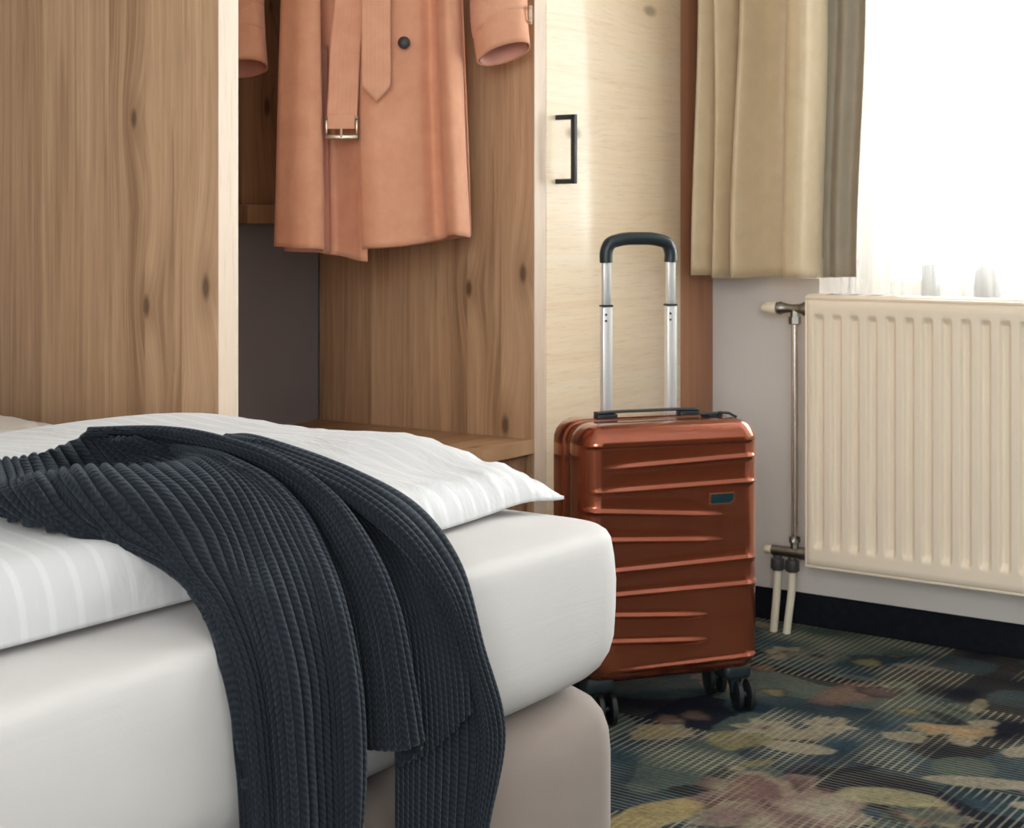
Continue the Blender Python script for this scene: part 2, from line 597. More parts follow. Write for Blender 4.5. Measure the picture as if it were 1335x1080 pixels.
def catmull(P, n):
    """resample control points (k,3) to n points by centripetal Hermite over chord length"""
    P = np.asarray(P, float)
    d = np.r_[0, np.cumsum(np.maximum(np.linalg.norm(np.diff(P, axis=0), axis=1), 1e-5))]
    return hermite(d, P, np.linspace(0, d[-1], n))


def hermite(x, P, q):
    x = np.asarray(x, float)
    P = np.asarray(P, float)
    s = np.diff(P, axis=0) / np.diff(x).reshape((-1,) + (1,) * (P.ndim - 1))
    T = np.empty_like(P)
    T[0], T[-1] = s[0], s[-1]
    h = np.diff(x)
    for i in range(1, len(x) - 1):
        T[i] = (s[i - 1] * h[i] + s[i] * h[i - 1]) / (h[i] + h[i - 1])
    k = np.clip(np.searchsorted(x, q, side='right') - 1, 0, len(x) - 2)
    hh = x[k + 1] - x[k]
    tt = (q - x[k]) / hh
    sh = (-1,) + (1,) * (P.ndim - 1)
    tt, hh = tt.reshape(sh), hh.reshape(sh)
    t2, t3 = tt * tt, tt ** 3
    return ((2 * t3 - 3 * t2 + 1) * P[k] + (t3 - 2 * t2 + tt) * hh * T[k]
            + (-2 * t3 + 3 * t2) * P[k + 1] + (t3 - t2) * hh * T[k + 1])


def normals(P):
    du = np.gradient(P, axis=0)
    dv = np.gradient(P, axis=1)
    n = np.cross(du, dv)
    return n / np.maximum(np.linalg.norm(n, axis=2, keepdims=True), 1e-9)

# ================================================================== THE ROOM
RX0, RX1, RY0, RY1, RZ = -2.36, 1.9, -1.9, WALL_Y, 2.5


def slab(name, lo, hi, mat, kind='structure'):
    ob = box(name, lo, hi, mat, None, bev=0)
    tag(ob, kind=kind)
    return ob


# floor with the printed motif as colour attributes
def build_floor():
    xs = np.r_[np.arange(RX0, -1.85, 0.05), np.arange(-1.85, 0.5, 0.0065), np.arange(0.5, RX1 + 0.04, 0.05)]
    ys = np.r_[np.arange(RY0, 0.9, 0.05), np.arange(0.9, RY1, 0.0065), [RY1 + 0.02]]
    X, Y = np.meshgrid(xs, ys, indexing='ij')
    col = np.zeros(X.shape + (3,))
    rng = np.random.default_rng(5)

    def soft_noise(scale, seed):
        r = np.random.default_rng(seed)
        g = r.random((64, 64))
        u = (X / scale) % 63
        v = (Y / scale) % 63
        i, j = np.floor(u).astype(int), np.floor(v).astype(int)
        a, b = u - i, v - j
        a, b = a * a * (3 - 2 * a), b * b * (3 - 2 * b)
        i2, j2 = (i + 1) % 64, (j + 1) % 64
        return (g[i, j] * (1 - a) * (1 - b) + g[i2, j] * a * (1 - b) + g[i, j2] * (1 - a) * b + g[i2, j2] * a * b)

    L = lambda r, g, b: np.array(lin(r, g, b)[:3])
    n1 = soft_noise(0.09, 1)[..., None]
    n2 = soft_noise(0.03, 2)[..., None]
    col[:] = L(38, 54, 66) * (1 - n1) + L(58, 80, 90) * n1
    col += (n2 - 0.5) * 0.012
    navy = (soft_noise(0.16, 3) > 0.58)[..., None]
    col = np.where(navy, L(34, 38, 50), col)
    green = (soft_noise(0.13, 4) > 0.66)[..., None]
    col = np.where(green, L(78, 92, 88), col)
    hat = np.zeros(X.shape + (3,))
    # woven check: square-ish patches, lines one way or the other or both
    px, py = X / 0.17, Y / 0.21
    cell = np.floor(px + 0.35 * np.sin(np.floor(py) * 1.9)) * 57 + np.floor(py) * 131
    h1 = np.mod(np.sin(cell * 12.9898) * 43758.5453, 1.0)
    h2 = np.mod(np.sin(cell * 78.233) * 24634.6345, 1.0)
    hat[..., 0] = np.where(h1 > 0.30, 0.7 + 0.3 * h2, 0.0)
    hat[..., 1] = np.where(h2 > 0.35, 0.55 + 0.45 * h1, 0.0)
    fade = np.clip(soft_noise(0.07, 8) * 2.0 - 0.35, 0, 1)
    hat[..., 0] *= fade
    hat[..., 1] *= fade

    def petal(cx, cy, rx, ry, ang, c, edge=None, w=0.80, rough=0.12, dim=0.6):
        nonlocal col
        reach = max(rx, ry) * 1.3
        ix = np.where((xs > cx - reach) & (xs < cx + reach))[0]
        iy = np.where((ys > cy - reach) & (ys < cy + reach))[0]
        if len(ix) < 2 or len(iy) < 2:
            return
        sl = np.s_[ix[0]:ix[-1] + 1, iy[0]:iy[-1] + 1]
        dx, dy = X[sl] - cx, Y[sl] - cy
        a, b = math.cos(ang), math.sin(ang)
        u, v = (dx * a + dy * b) / rx, (-dx * b + dy * a) / ry
        th = np.arctan2(v, u)
        rr = np.sqrt(u * u + v * v) * (1 + rough * np.sin(3 * th + cx * 40) + rough * 0.6 * np.sin(7 * th + cy * 60))
        m = np.clip((1 - rr) / 0.10, 0, 1)[..., None] * w
        shade = (0.78 + 0.30 * soft_noise(0.022, 9)[sl][..., None])
        cc = c * shade
        if edge is not None:
            k = np.clip((rr - 0.45) / 0.5, 0, 1)[..., None]
            cc = cc * (1 - k) + edge * shade * k
        col[sl] = col[sl] * (1 - m) + cc * m
        hat[sl] = hat[sl] * (1 - m * (1 - dim))

    beige, sand, must = L(158, 148, 126), L(172, 164, 144), L(138, 130, 94)
    mauve, rose, rust = L(112, 88, 86), L(150, 128, 120), L(128, 102, 90)
    grn, dark = L(92, 104, 96), L(30, 34, 44)

    def flower(cx, cy, r, cols, n=7, heart=None):
        for k in range(n):
            a = 2 * math.pi * k / n + rng.random() * 0.5
            petal(cx + math.cos(a) * r * 0.62, cy + math.sin(a) * r * 0.62, r * 0.52, r * 0.36, a,
                  cols[k % len(cols)], cols[(k + 1) % len(cols)], dim=0.65)
        petal(cx, cy, r * 0.42, r * 0.34, rng.random() * 3, heart if heart is not None else mauve, cols[0], dim=0.65)

    def leaf(cx, cy, l, w, a, c):
        petal(cx, cy, l, w, a, c, None, rough=0.04, dim=0.5)

    # scattered small ones everywhere the carpet may be seen
    for _ in range(230):
        cx, cy = rng.uniform(-1.85, 0.5), rng.uniform(0.9, RY1)
        k = rng.random()
        if k < 0.5:
            leaf(cx, cy, rng.uniform(0.03, 0.07), rng.uniform(0.012, 0.028), rng.uniform(0, 3.14),
                 [sand, must, grn, beige, dark][rng.integers(5)])
        elif k < 0.8:
            r = rng.uniform(0.02, 0.045)
            petal(cx, cy, r, r * rng.uniform(0.6, 1), rng.uniform(0, 3.14), [beige, must, rust, mauve, grn][rng.integers(5)], dark)
        else:
            flower(cx, cy, rng.uniform(0.03, 0.055), [[beige, rose], [rose, mauve], [sand, beige], [rust, beige]][rng.integers(4)], 6)
    # the motifs that can be made out in front of the suitcase and radiator
    flower(-1.095, 2.262, 0.135, [rose, beige, mauve], 9, mauve)
    petal(-1.03, 2.30, 0.075, 0.06, 0.8, sand, rose)
    petal(-1.16, 2.31, 0.06, 0.045, 2.0, L(128, 96, 92), mauve)
    petal(-1.232, 2.885, 0.10, 0.055, 1.2, rust, mauve)
    petal(-1.19, 2.93, 0.05, 0.04, 0.4, L(96, 80, 84), dark)
    petal(-1.028, 2.772, 0.045, 0.034, 0.2, L(190, 158, 118), beige)
    petal(-0.968, 2.788, 0.05, 0.042, 0.9, L(192, 162, 122), beige)
    petal(-1.05, 2.70, 0.04, 0.032, 0.4, beige, sand)
    leaf(-1.182, 2.534, 0.07, 0.03, 0.2, sand)
    petal(-1.289, 2.509, 0.06, 0.05, 0.8, must, L(140, 132, 96))
    petal(-1.421, 2.467, 0.06, 0.045, 0.8, L(160, 146, 104), beige)
    leaf(-1.23, 2.11, 0.11, 0.045, 1.3, L(178, 160, 112))
    leaf(-0.86, 2.55, 0.10, 0.028, 0.4, sand)
    leaf(-0.96, 2.40, 0.09, 0.04, 0.3, L(170, 164, 130))
    leaf(-1.19, 3.14, 0.06, 0.02, 0.2, L(136, 128, 118))
    flower(-1.40, 3.10, 0.06, [grn, L(104, 100, 96)], 6, dark)

    ob = grid('floor', np.dstack([X, Y, np.zeros_like(X)]), M['carpet'], smooth=False)
    for nm, arr in (('motif', col), ('hatch', hat)):
        at = ob.data.color_attributes.new(nm, 'FLOAT_COLOR', 'POINT')
        rgba = np.ones((X.size, 4), np.float32)
        rgba[:, :3] = np.clip(arr.reshape(-1, 3), 0, 1)
        at.data.foreach_set('color', rgba.ravel())
    tag(ob, kind='structure')


build_floor()
slab('floor_base', (RX0, RY0, -0.12), (RX1, RY1, -0.01), M['wall'])
slab('ceiling', (RX0 - 0.2, RY0 - 0.2, RZ), (RX1 + 0.2, RY1 + 0.26, RZ + 0.15), M['ceiling'])
slab('wall_left', (RX0 - 0.2, RY0 - 0.2, -0.12), (RX0, RY1 + 0.26, RZ), M['wall'])
# the two outer walls: one mesh each with a cut-out opening
def pierced_wall(name, y0, y1, ox0, ox1, oz0, oz1, mat):
    bm = bmesh.new()
    for lo, hi in (((RX0, y0, -0.12), (ox0, y1, RZ)), ((ox1, y0, -0.12), (RX1, y1, RZ)),
                   ((ox0, y0, -0.12), (ox1, y1, oz0 - 0.03)), ((ox0, y0, oz1), (ox1, y1, RZ))):
        g = bmesh.ops.create_cube(bm, size=1.0)['verts']
        bmesh.ops.scale(bm, verts=g, vec=[hi[i] - lo[i] for i in range(3)])
        bmesh.ops.translate(bm, verts=g, vec=[(hi[i] + lo[i]) / 2 for i in range(3)])
    tag(bm_mesh(name, bm, mat), kind='structure')


pierced_wall('wall_window', WALL_Y, WALL_Y + 0.26, WX0, WX1, WZ0, WZ1, M['wall'])
pierced_wall('wall_back', BACK_Y - 0.2, BACK_Y, BX_0, BX_1, BZ_0, BZ_1, M['wall_white'])
slab('wall_right', (RX1, RY0 - 0.2, -0.12), (RX1 + 0.2, RY1 + 0.26, RZ), M['wall_white'])
tag(box('baseboard_window', (-1.74, WALL_Y - 0.011, 0.0), (RX1, WALL_Y + 0.001, 0.072), M['carpet_edge'], bev=0.003), kind='structure')
tag(box('baseboard_left', (RX0 - 0.001, RY0, 0.0), (RX0 + 0.011, -0.6, 0.072), M['carpet_edge'], bev=0.003), kind='structure')
tag(box('baseboard_right', (RX1 - 0.011, RY0, 0.0), (RX1 + 0.001, 1.03, 0.072), M['carpet_edge'], bev=0.003), kind='structure')
tag(box('trim_1', (WX0 - 0.0, WALL_Y - 0.002, WZ0 - 0.03), (WX1, WALL_Y + 0.20, WZ0), M['sill'], bev=0.004), kind='structure')

# window: frame, two sashes with panes and a handle
win = thing('window_1', 'white framed window behind the sheer curtain', None, (WX0, WALL_Y + 0.2, WZ0), kind='structure')
fy0, fy1 = WALL_Y + 0.17, WALL_Y + 0.24
for lo, hi in (((WX0, fy0, WZ0), (WX0 + 0.06, fy1, WZ1)), ((WX1 - 0.06, fy0, WZ0), (WX1, fy1, WZ1)),
               ((WX0 + 0.06, fy0, WZ0), (WX1 - 0.06, fy1, WZ0 + 0.05)), ((WX0 + 0.06, fy0, WZ1 - 0.06), (WX1 - 0.06, fy1, WZ1))):
    box('window_frame', lo, hi, M['frame_white'], win, 0.006)
mid = (WX0 + WX1) / 2
for a, b in ((WX0 + 0.06, mid), (mid, WX1 - 0.06)):
    z0, z1 = WZ0 + 0.05, WZ1 - 0.06
    sash = None
    for lo, hi in (((a, fy0 - 0.012, z0), (a + 0.05, fy1 - 0.02, z1)), ((b - 0.05, fy0 - 0.012, z0), (b, fy1 - 0.02, z1)),
                   ((a + 0.05, fy0 - 0.012, z0), (b - 0.05, fy1 - 0.02, z0 + 0.05)), ((a + 0.05, fy0 - 0.012, z1 - 0.05), (b - 0.05, fy1 - 0.02, z1))):
        s_ = box('sash_bar', lo, hi, M['frame_white'], win, 0.005)
        sash = sash or s_
    box('pane', (a + 0.045, fy0 + 0.015, z0 + 0.045), (b - 0.045, fy0 + 0.021, z1 - 0.045), M['glass'], win, 0)
box('window_handle', (mid - 0.035, fy0 - 0.03, 1.42), (mid - 0.015, fy0 - 0.012, 1.55), M['frame_white'], win, 0.004)

tag(box('trim_2', (BX_0, BACK_Y - 0.18, BZ_0 - 0.03), (BX_1, BACK_Y + 0.02, BZ_0), M['sill'], bev=0.004), kind='structure')
w2 = thing('window_2', 'white framed window in the wall behind the camera', None, (BX_0, BACK_Y - 0.12, BZ_0), kind='structure')
BXM = (BX_0 + BX_1) / 2
gy0, gy1 = BACK_Y - 0.18, BACK_Y - 0.12
for lo, hi in (((BX_0, gy0, BZ_0), (BX_0 + 0.06, gy1, BZ_1)), ((BX_1 - 0.06, gy0, BZ_0), (BX_1, gy1, BZ_1)), ((BXM - 0.03, gy0, BZ_0 + 0.06), (BXM + 0.03, gy1, BZ_1 - 0.06)),
               ((BX_0 + 0.06, gy0, BZ_0), (BX_1 - 0.06, gy1, BZ_0 + 0.06)), ((BX_0 + 0.06, gy0, BZ_1 - 0.06), (BX_1 - 0.06, gy1, BZ_1))):
    box('window_frame', lo, hi, M['frame_white'], w2, 0.006)
for a, b in ((BX_0 + 0.055, BXM - 0.025), (BXM + 0.025, BX_1 - 0.055)):
    box('pane', (a, gy0 + 0.025, BZ_0 + 0.055), (b, gy0 + 0.031, BZ_1 - 0.055), M['glass'], w2, 0)

# dark door added on the unseen right wall, for reflections in the suitcase
d1 = thing('door_1', 'dark walnut room door with pale frame', None, (RX1, 1.7, 0), kind='structure')
dl = box('door_leaf', (RX1 - 0.03, 1.12, 0.004), (RX1 - 0.004, 2.28, 2.05), M['wood_dark'], d1, 0.003)
for lo, hi in (((RX1 - 0.045, 1.03, 0), (RX1 - 0.001, 1.115, 2.14)), ((RX1 - 0.045, 2.285, 0), (RX1 - 0.001, 2.37, 2.14)), ((RX1 - 0.045, 1.115, 2.055), (RX1 - 0.001, 2.285, 2.14))):
    box('door_frame', lo, hi, M['wood_dark'], d1, 0.004)
box('door_handle', (RX1 - 0.075, 1.20, 1.03), (RX1 - 0.055, 1.32, 1.05), M['rod'], dl, 0.004)
box('handle_plate', (RX1 - 0.056, 1.20, 0.96), (RX1 - 0.03, 1.235, 1.12), M['rod'], dl, 0.003)

# ================================================================== WARDROBE
WF = -1.76       # front plane
wd = thing('wardrobe', 'oak wardrobe with an open hanging niche and a pale door with black handle', 'wardrobe', (WF - 0.28, 2.4, 0))


def panel(name, y0, y1, mat, x0=-2.33, x1=WF, z0=0.0, z1=2.25, edge=True):
    p = box(name, (x0, y0, z0), (x1 - (0.0015 if edge else 0), y1, z1), mat, wd, 0.0015)
    if edge:
        box('edge_band', (x1 - 0.0015, y0, z0), (x1, y1, z1), M['wood_edge'], p, 0.0004, 1)
    return p


panel('side_panel', 1.707, 1.749, M['wood_xz'])
panel('side_panel', 2.562, 2.602, M['wood_xz'])
panel('side_panel', 3.128, 3.153, M['wood_xz'], edge=False, x1=WF - 0.003)
box('filler_panel', (WF - 0.030, 3.1535, 0.0), (WF - 0.012, 3.3285, 2.25), M['wood_filler'], wd, 0.001)
box('back_panel', (-2.332, 1.749, 0.925), (-2.318, 2.562, 2.25), M['wood_yz'], wd, 0.001)
box('back_rail', (-2.318, 1.749, 0.918), (-2.302, 2.562, 0.957), M['wood_yz'], wd, 0.002)
box('back_board', (-2.345, 1.749, 0.0), (-2.333, 2.562, 0.93), M['grey_board'], wd, 0.001)
sh = box('shelf_board', (-2.332, 1.7495, 0.463), (WF - 0.0015, 2.5615, 0.49), M['wood_shelf'], wd, 0.0015)
box('edge_band', (WF - 0.0015, 1.7495, 0.463), (WF, 2.5615, 0.49), M['wood_shelf'], sh, 0.0004, 1)
for k in range(2):
    y0 = 1.752 + k * 0.404
    dr = box('drawer_front', (WF - 0.034, y0, 0.075), (WF - 0.016, y0 + 0.401, 0.459), M['wood_yz'], wd, 0.0015)
    box('drawer_pull', (WF - 0.016, y0 + 0.14, 0.36), (WF - 0.003, y0 + 0.26, 0.37), M['black_metal'], dr, 0.002)
box('plinth', (WF - 0.06, 1.749, 0.0), (WF - 0.045, 3.128, 0.07), M['wood_yz'], wd, 0.001)
box('top_board', (-2.332, 1.707, 2.25), (WF, 3.153, 2.28), M['wood_shelf'], wd, 0.0015)
door = box('door', (WF - 0.019, 2.604, 0.075), (WF, 3.151, 2.247), M['wood_door'], wd, 0.0015)
bx_, by_ = WF + 0.042, 2.640
box('door_handle', (bx_ - 0.005, by_ - 0.005, 0.9975), (bx_ + 0.005, by_ + 0.005, 1.1366), M['black_metal'], door, 0.0012)
for z in (0.9975, 1.1266):
    box('handle_post', (WF, by_ - 0.005, z), (bx_, by_ + 0.005, z + 0.010), M['black_metal'], door, 0.0012)
tube('clothes_rail', [(-1.95, 1.745, 2.02), (-1.95, 2.566, 2.02)], 0.0125, M['rod'], wd, 20)

# ================================================================== RADIATOR
rad = thing('radiator', 'cream white ribbed panel radiator mounted below the window', 'radiator', (-0.9, 3.25, 0.0))
RXL, RXR, RZB, RZT, RYF = -1.4736, -0.31, 0.1623, 0.7623, 3.19


def radiator_face(name, yf, sgn):
    pitch = 0.0408
    x0, x1 = RXL + 0.003, RXR - 0.003
    xs = [x0, x0 + 0.002, x0 + 0.005, x0 + 0.012]
    n = int((x1 - x0 - 0.03) / pitch)
    for k in range(n):
        c = x0 + 0.0315 + k * pitch
        xs += [c + d for d in (-0.0150, -0.0128, -0.0110, -0.0085, -0.0065, -0.004, 0.0, 0.004, 0.0065, 0.0085, 0.0110, 0.0128, 0.0150)]
    xs += [x1 - 0.012, x1 - 0.005, x1 - 0.002, x1]
    xs = np.unique(np.round([x for x in xs if x <= x1], 5))
    zb, zt = RZB + 0.004, RZT - 0.010
    zs = np.r_[[zb, zb + 0.002, zb + 0.006, zb + 0.018, zb + 0.032], np.linspace(zb + 0.037, zb + 0.058, 8), np.linspace(zb + 0.1, zt - 0.1, 8),
               np.linspace(zt - 0.047, zt - 0.030, 8), [zt - 0.02, zt - 0.006, zt - 0.002, zt]]
    X, Z = np.meshgrid(xs, zs, indexing='ij')
    ph = np.abs(((X - (x0 + 0.0315)) / pitch + 0.5) % 1.0 - 0.5) * pitch      # distance to channel centre
    ch = 1 - np.clip((ph - 0.0058) / 0.0072, 0, 1)
    ch = ch * ch * (3 - 2 * ch)
    inside = (X > x0 + 0.014) & (X < x0 + 0.0315 + (n - 0.4) * pitch)
    e1 = np.clip((Z - (zb + 0.037)) / 0.021, 0, 1)
    e2 = np.clip(((zt - 0.030) - Z) / 0.017, 0, 1)
    ends = np.minimum(e1, e2)
    ends = ends * ends * (3 - 2 * ends)
    depth = 0.0115 * ch * ends * inside
    edge = np.minimum.reduce([X - x0, x1 - X, Z - zb, zt - Z])
    depth += np.where(edge < 0.0055, 0.006 * np.sqrt(np.clip(1 - (edge / 0.0055), 0, 1)), 0)
    grid(name, np.dstack([X, yf + sgn * depth, Z]), M['enamel'], rad, smooth=True, flip=sgn > 0, thick=0.0)


radiator_face('front_panel', RYF, 1)
# folded-over flanges around the front sheet
for lo, hi in (((RXL, RYF + 0.004, RZB), (RXR, RYF + 0.02, RZB + 0.006)), ((RXL, RYF + 0.002, RZT - 0.011), (RXR, RYF + 0.02, RZT - 0.004)),
               ((RXL, RYF + 0.004, RZB + 0.006), (RXL + 0.005, RYF + 0.02, RZT - 0.011)), ((RXR - 0.005, RYF + 0.004, RZB + 0.006), (RXR, RYF + 0.02, RZT - 0.011))):
    box('panel_flange', lo, hi, M['enamel'], rad, 0.002)
box('rear_panel', (RXL + 0.004, RYF + 0.062, RZB + 0.004), (RXR - 0.004, RYF + 0.078, RZT - 0.012), M['enamel'], rad, 0.004)
cov = box('top_cover', (RXL, RYF + 0.014, RZT - 0.008), (RXR, RYF + 0.080, RZT), M['enamel'], rad, 0.003)
for k in range(24):
    xx = RXL + 0.04 + k * 0.046
    box('grille_slot', (xx, RYF + 0.026, RZT - 0.001), (xx + 0.030, RYF + 0.068, RZT + 0.0006), M['grey_nut'], cov, 0.0003, 1)
box('side_cover', (RXL, RYF + 0.02, RZB + 0.01), (RXL + 0.003, RYF + 0.078, RZT - 0.008), M['enamel'], rad, 0.001)
box('side_cover', (RXR - 0.003, RYF + 0.02, RZB + 0.01), (RXR, RYF + 0.078, RZT - 0.008), M['enamel'], rad, 0.001)
for xx in (RXL + 0.22, RXR - 0.22):
    box('wall_bracket', (xx, RYF + 0.07, RZB + 0.05), (xx + 0.03, WALL_Y - 0.0005, RZB + 0.09), M['enamel'], rad, 0.002)
VY = 3.235
vb = lathe('valve_body', (-1.560, VY, 0.728), (1, 0, 0), [(0, 0.0135), (0.010, 0.0155), (0.014, 0.0125), (0.034, 0.0095), (0.052, 0.0095), (0.062, 0.0125), (0.066, 0.0155), (0.080, 0.0155), (0.090, 0.011)], M['nickel'], rad)
lathe('valve_cap', (-1.596, VY, 0.728), (1, 0, 0), [(0, 0.0095), (0.0015, 0.0115), (0.018, 0.0128), (0.034, 0.0142), (0.037, 0.0135)], M['knob_white'], vb)
lathe('valve_tee', (-1.5167, VY, 0.728), (0, 0, -1), [(0, 0.0095), (0.018, 0.0095), (0.0185, 0.0135), (0.034, 0.0135), (0.0365, 0.0095)], M['nickel'], vb, 6)
lathe('riser_pipe', (-1.5167, VY, 0.70), (0, 0, -1), [(0, 0.0075), (0.505, 0.0075)], M['chrome'], rad)
lathe('pipe_nut', (-1.5167, VY, 0.219), (0, 0, -1), [(0, 0.0085), (0.003, 0.0125), (0.014, 0.0125), (0.016, 0.009), (0.036, 0.009)], M['nickel'], rad, 6)
lb = lathe('return_valve', (-1.573, VY, 0.182), (1, 0, 0), [(0, 0.009), (0.002, 0.0115), (0.066, 0.0115), (0.068, 0.014), (0.082, 0.014), (0.1, 0.010)], M['nickel'], rad)
lathe('valve_cap', (-1.590, VY, 0.182), (1, 0, 0), [(0, 0.0075), (0.002, 0.0095), (0.016, 0.0095), (0.018, 0.008)], M['knob_white'], lb)
for xa, xb in ((-1.558, -1.5656), (-1.5223, -1.5336)):
    lathe('compression_nut', (xa, VY, 0.172), (0, 0, -1), [(0, 0.010), (0.006, 0.010), (0.008, 0.0155), (0.030, 0.0165), (0.034, 0.012)], M['grey_nut'], lb, 10)
    pts = catmull([(xa, VY, 0.140), (xa - 0.001, VY - 0.001, 0.10), ((xa + xb) / 2, VY - 0.004, 0.05), (xb, VY - 0.006, 0.0)], 12)
    tube('floor_pipe', pts, 0.0088, M['pipe_white'], rad, 16)

# ================================================================== CURTAINS
# folds of the heavy curtain: (x high up, x at the hem, y)
CUR = [(-1.748, -1.752, 3.285), (-1.744, -1.747, 3.265), (-1.738, -1.742, 3.20), (-1.722, -1.730, 3.160), (-1.703, -1.708, 3.180), (-1.694, -1.701, 3.28),
       (-1.692, -1.698, 3.20), (-1.672, -1.682, 3.152), (-1.646, -1.664, 3.185), (-1.634, -1.656, 3.290), (-1.626, -1.652, 3.20), (-1.598, -1.625, 3.142),
       (-1.562, -1.570, 3.205), (-1.530, -1.530, 3.225), (-1.498, -1.500, 3.180), (-1.470, -1.476, 3.108), (-1.442, -1.450, 3.112), (-1.432, -1.440, 3.16), (-1.430, -1.440, 3.215)]
EDGE_SHADED = [(-1.434, -1.446, 3.21), (-1.420, -1.432, 3.238), (-1.395, -1.406, 3.222), (-1.372, -1.384, 3.240), (-1.350, -1.362, 3.226)]  # leading edge of the curtain, set back and coloured greyer as shade
cu = thing('curtain', 'heavy sand coloured satin curtain gathered in deep folds left of the window', 'curtain', (-1.55, 3.2, 0.8))
def curtain_sheet(name, ctrl, mat, n, parent):
    C = np.array(ctrl)
    t_ = np.r_[0, np.cumsum(np.hypot(np.diff(C[:, 0]), np.diff(C[:, 2])))]
    q = np.linspace(0, t_[-1], n)
    CI = hermite(t_, C, q)
    zs = np.linspace(0.798, 2.38, 70)
    P = np.zeros((len(zs), len(q), 3))
    for i, z in enumerate(zs):
        k = min(1.0, (z - 0.798) / 0.62)
        kk = k * k * (3 - 2 * k)
        amp = 1.0 - 0.25 * max(0.0, (z - 1.42) / 0.96)
        P[i, :, 0] = CI[:, 1] * (1 - kk) + CI[:, 0] * kk + 0.004 * np.sin(z * 5 + q * 7)
        P[i, :, 1] = 3.21 + (CI[:, 2] - 3.21) * amp + 0.004 * np.sin(z * 3.7 + q * 11)
        P[i, :, 2] = z + 0.004 * np.sin(q * 9) * (1 - min(1, (z - 0.798) / 0.1))
    P[:, :, 0] = np.maximum(P[:, :, 0], -1.7535)
    return grid(name, P, mat, parent, thick=0.0012), P


curtain_sheet('lining', EDGE_SHADED, M['lining'], 60, cu)
cf, P = curtain_sheet('fabric', CUR, M['curtain'], 340, cu)
hem = P[:3].copy()
hz = 0.045
hem = np.array([np.c_[P[0, :, 0], P[0, :, 1] - 0.0, P[0, :, 2] - 0.001], np.c_[P[0, :, 0], P[0, :, 1] + 0.004, P[0, :, 2] + 0.002],
                np.c_[P[0, :, 0], P[0, :, 1] + 0.006, P[0, :, 2] + hz]])
grid('hem', hem, M['curtain'], cf)
rod = thing('curtain_rail', 'white curtain rail above the window', 'curtain rail', (-0.5, 3.22, 2.38))
box('rail', (-1.75, 3.19, 2.382), (1.2, 3.30, 2.40), M['frame_white'], rod, 0.003)
for xx in (-1.6, -0.4, 0.9):
    box('rail_bracket', (xx, 3.20, 2.40), (xx + 0.02, 3.3299, 2.42), M['frame_white'], rod, 0.002)

# sheer
q = np.linspace(-1.462, 0.95, 620)
zs = np.linspace(0.655, 2.381, 40)
P = np.zeros((len(zs), len(q), 3))
ph = np.cumsum(1 + 0.45 * np.sin(q * 9.0) + 0.3 * np.sin(q * 23.0 + 1)) * (q[1] - q[0])
for i, z in enumerate(zs):
    P[i, :, 0] = q
    P[i, :, 1] = 3.302 + 0.0095 * np.sin(ph * 2 * np.pi / 0.085 + 0.5 * np.sin(z * 2.0)) + 0.003 * np.sin(q * 40 + z)
    P[i, :, 2] = z
shc = thing('sheer_curtain', 'white see-through voile curtain hanging across the bright window', 'curtain', (-0.3, 3.3, 0.65))
sf = grid('voile', P, M['sheer'], shc)
hm = P[:3].copy()
hm[:, :, 1] -= 0.0012
hm[1, :, 2] = 0.67
hm[2, :, 2] = 0.69
grid('hem', hm, M['sheer'], sf)

# two small things on the sill, seen through the voile
zb = WZ0
o1 = box('sill_block', (-1.278, 3.375, zb), (-1.244, 3.41, zb + 0.140), M['ornament'], None, 0.004, 3)
tag(o1, 'small square grey block on the windowsill behind the sheer curtain', 'ornament')
o2 = lathe('sill_jar', (-1.135, 3.395, zb), (0, 0, 1), [(0, 0.026), (0.004, 0.029), (0.10, 0.029), (0.125, 0.027), (0.137, 0.018), (0.141, 0.004)], M['ornament'])
tag(o2, 'small round-topped grey jar on the windowsill behind the sheer curtain', 'ornament')

# ================================================================== BED
def rounded_ring(x0, x1, y0, y1, r, per=10, side=14):
    """closed outline, counter-clockwise, same point count for every call"""
    pts = []
    cs = [((x1 - r, y1 - r), 0), ((x0 + r, y1 - r), 90), ((x0 + r, y0 + r), 180), ((x1 - r, y0 + r), 270)]
    for ci, ((cx, cy), a0) in enumerate(cs):
        arc = [(cx + r * math.cos(math.radians(a0 + 90 * k / per)), cy + r * math.sin(math.radians(a0 + 90 * k / per))) for k in range(per + 1)]
        pts += arc
        (nx, ny), na = cs[(ci + 1) % 4]
        nxt = (nx + r * math.cos(math.radians(na)), ny + r * math.sin(math.radians(na)))
        for k in range(1, side):
            f = k / side
            pts.append((arc[-1][0] * (1 - f) + nxt[0] * f, arc[-1][1] * (1 - f) + nxt[1] * f))
    return np.array(pts)


def ring_loft(name, ext, rows, rc, mat, parent, wob=None, side=14):
    x0, x1, y0, y1 = ext
    P = []
    for z, ins in rows:
        rg = rounded_ring(x0 + ins, x1 - ins, y0 + ins, y1 - ins, max(rc - ins * 0.6, 0.012), side=side)
        zz = np.full(len(rg), float(z))
        p = np.c_[rg, zz]
        if wob is not None:
            p = wob(p, ins)
        P.append(p)
    n, m = len(P), len(P[0])
    F = grid_faces(n, m, True)
    F.append(tuple(range(m))[::-1])
    F.append(tuple((n - 1) * m + k for k in range(m)))
    ob = mesh(name, np.concatenate(P), F, mat, parent, True)
    return ob


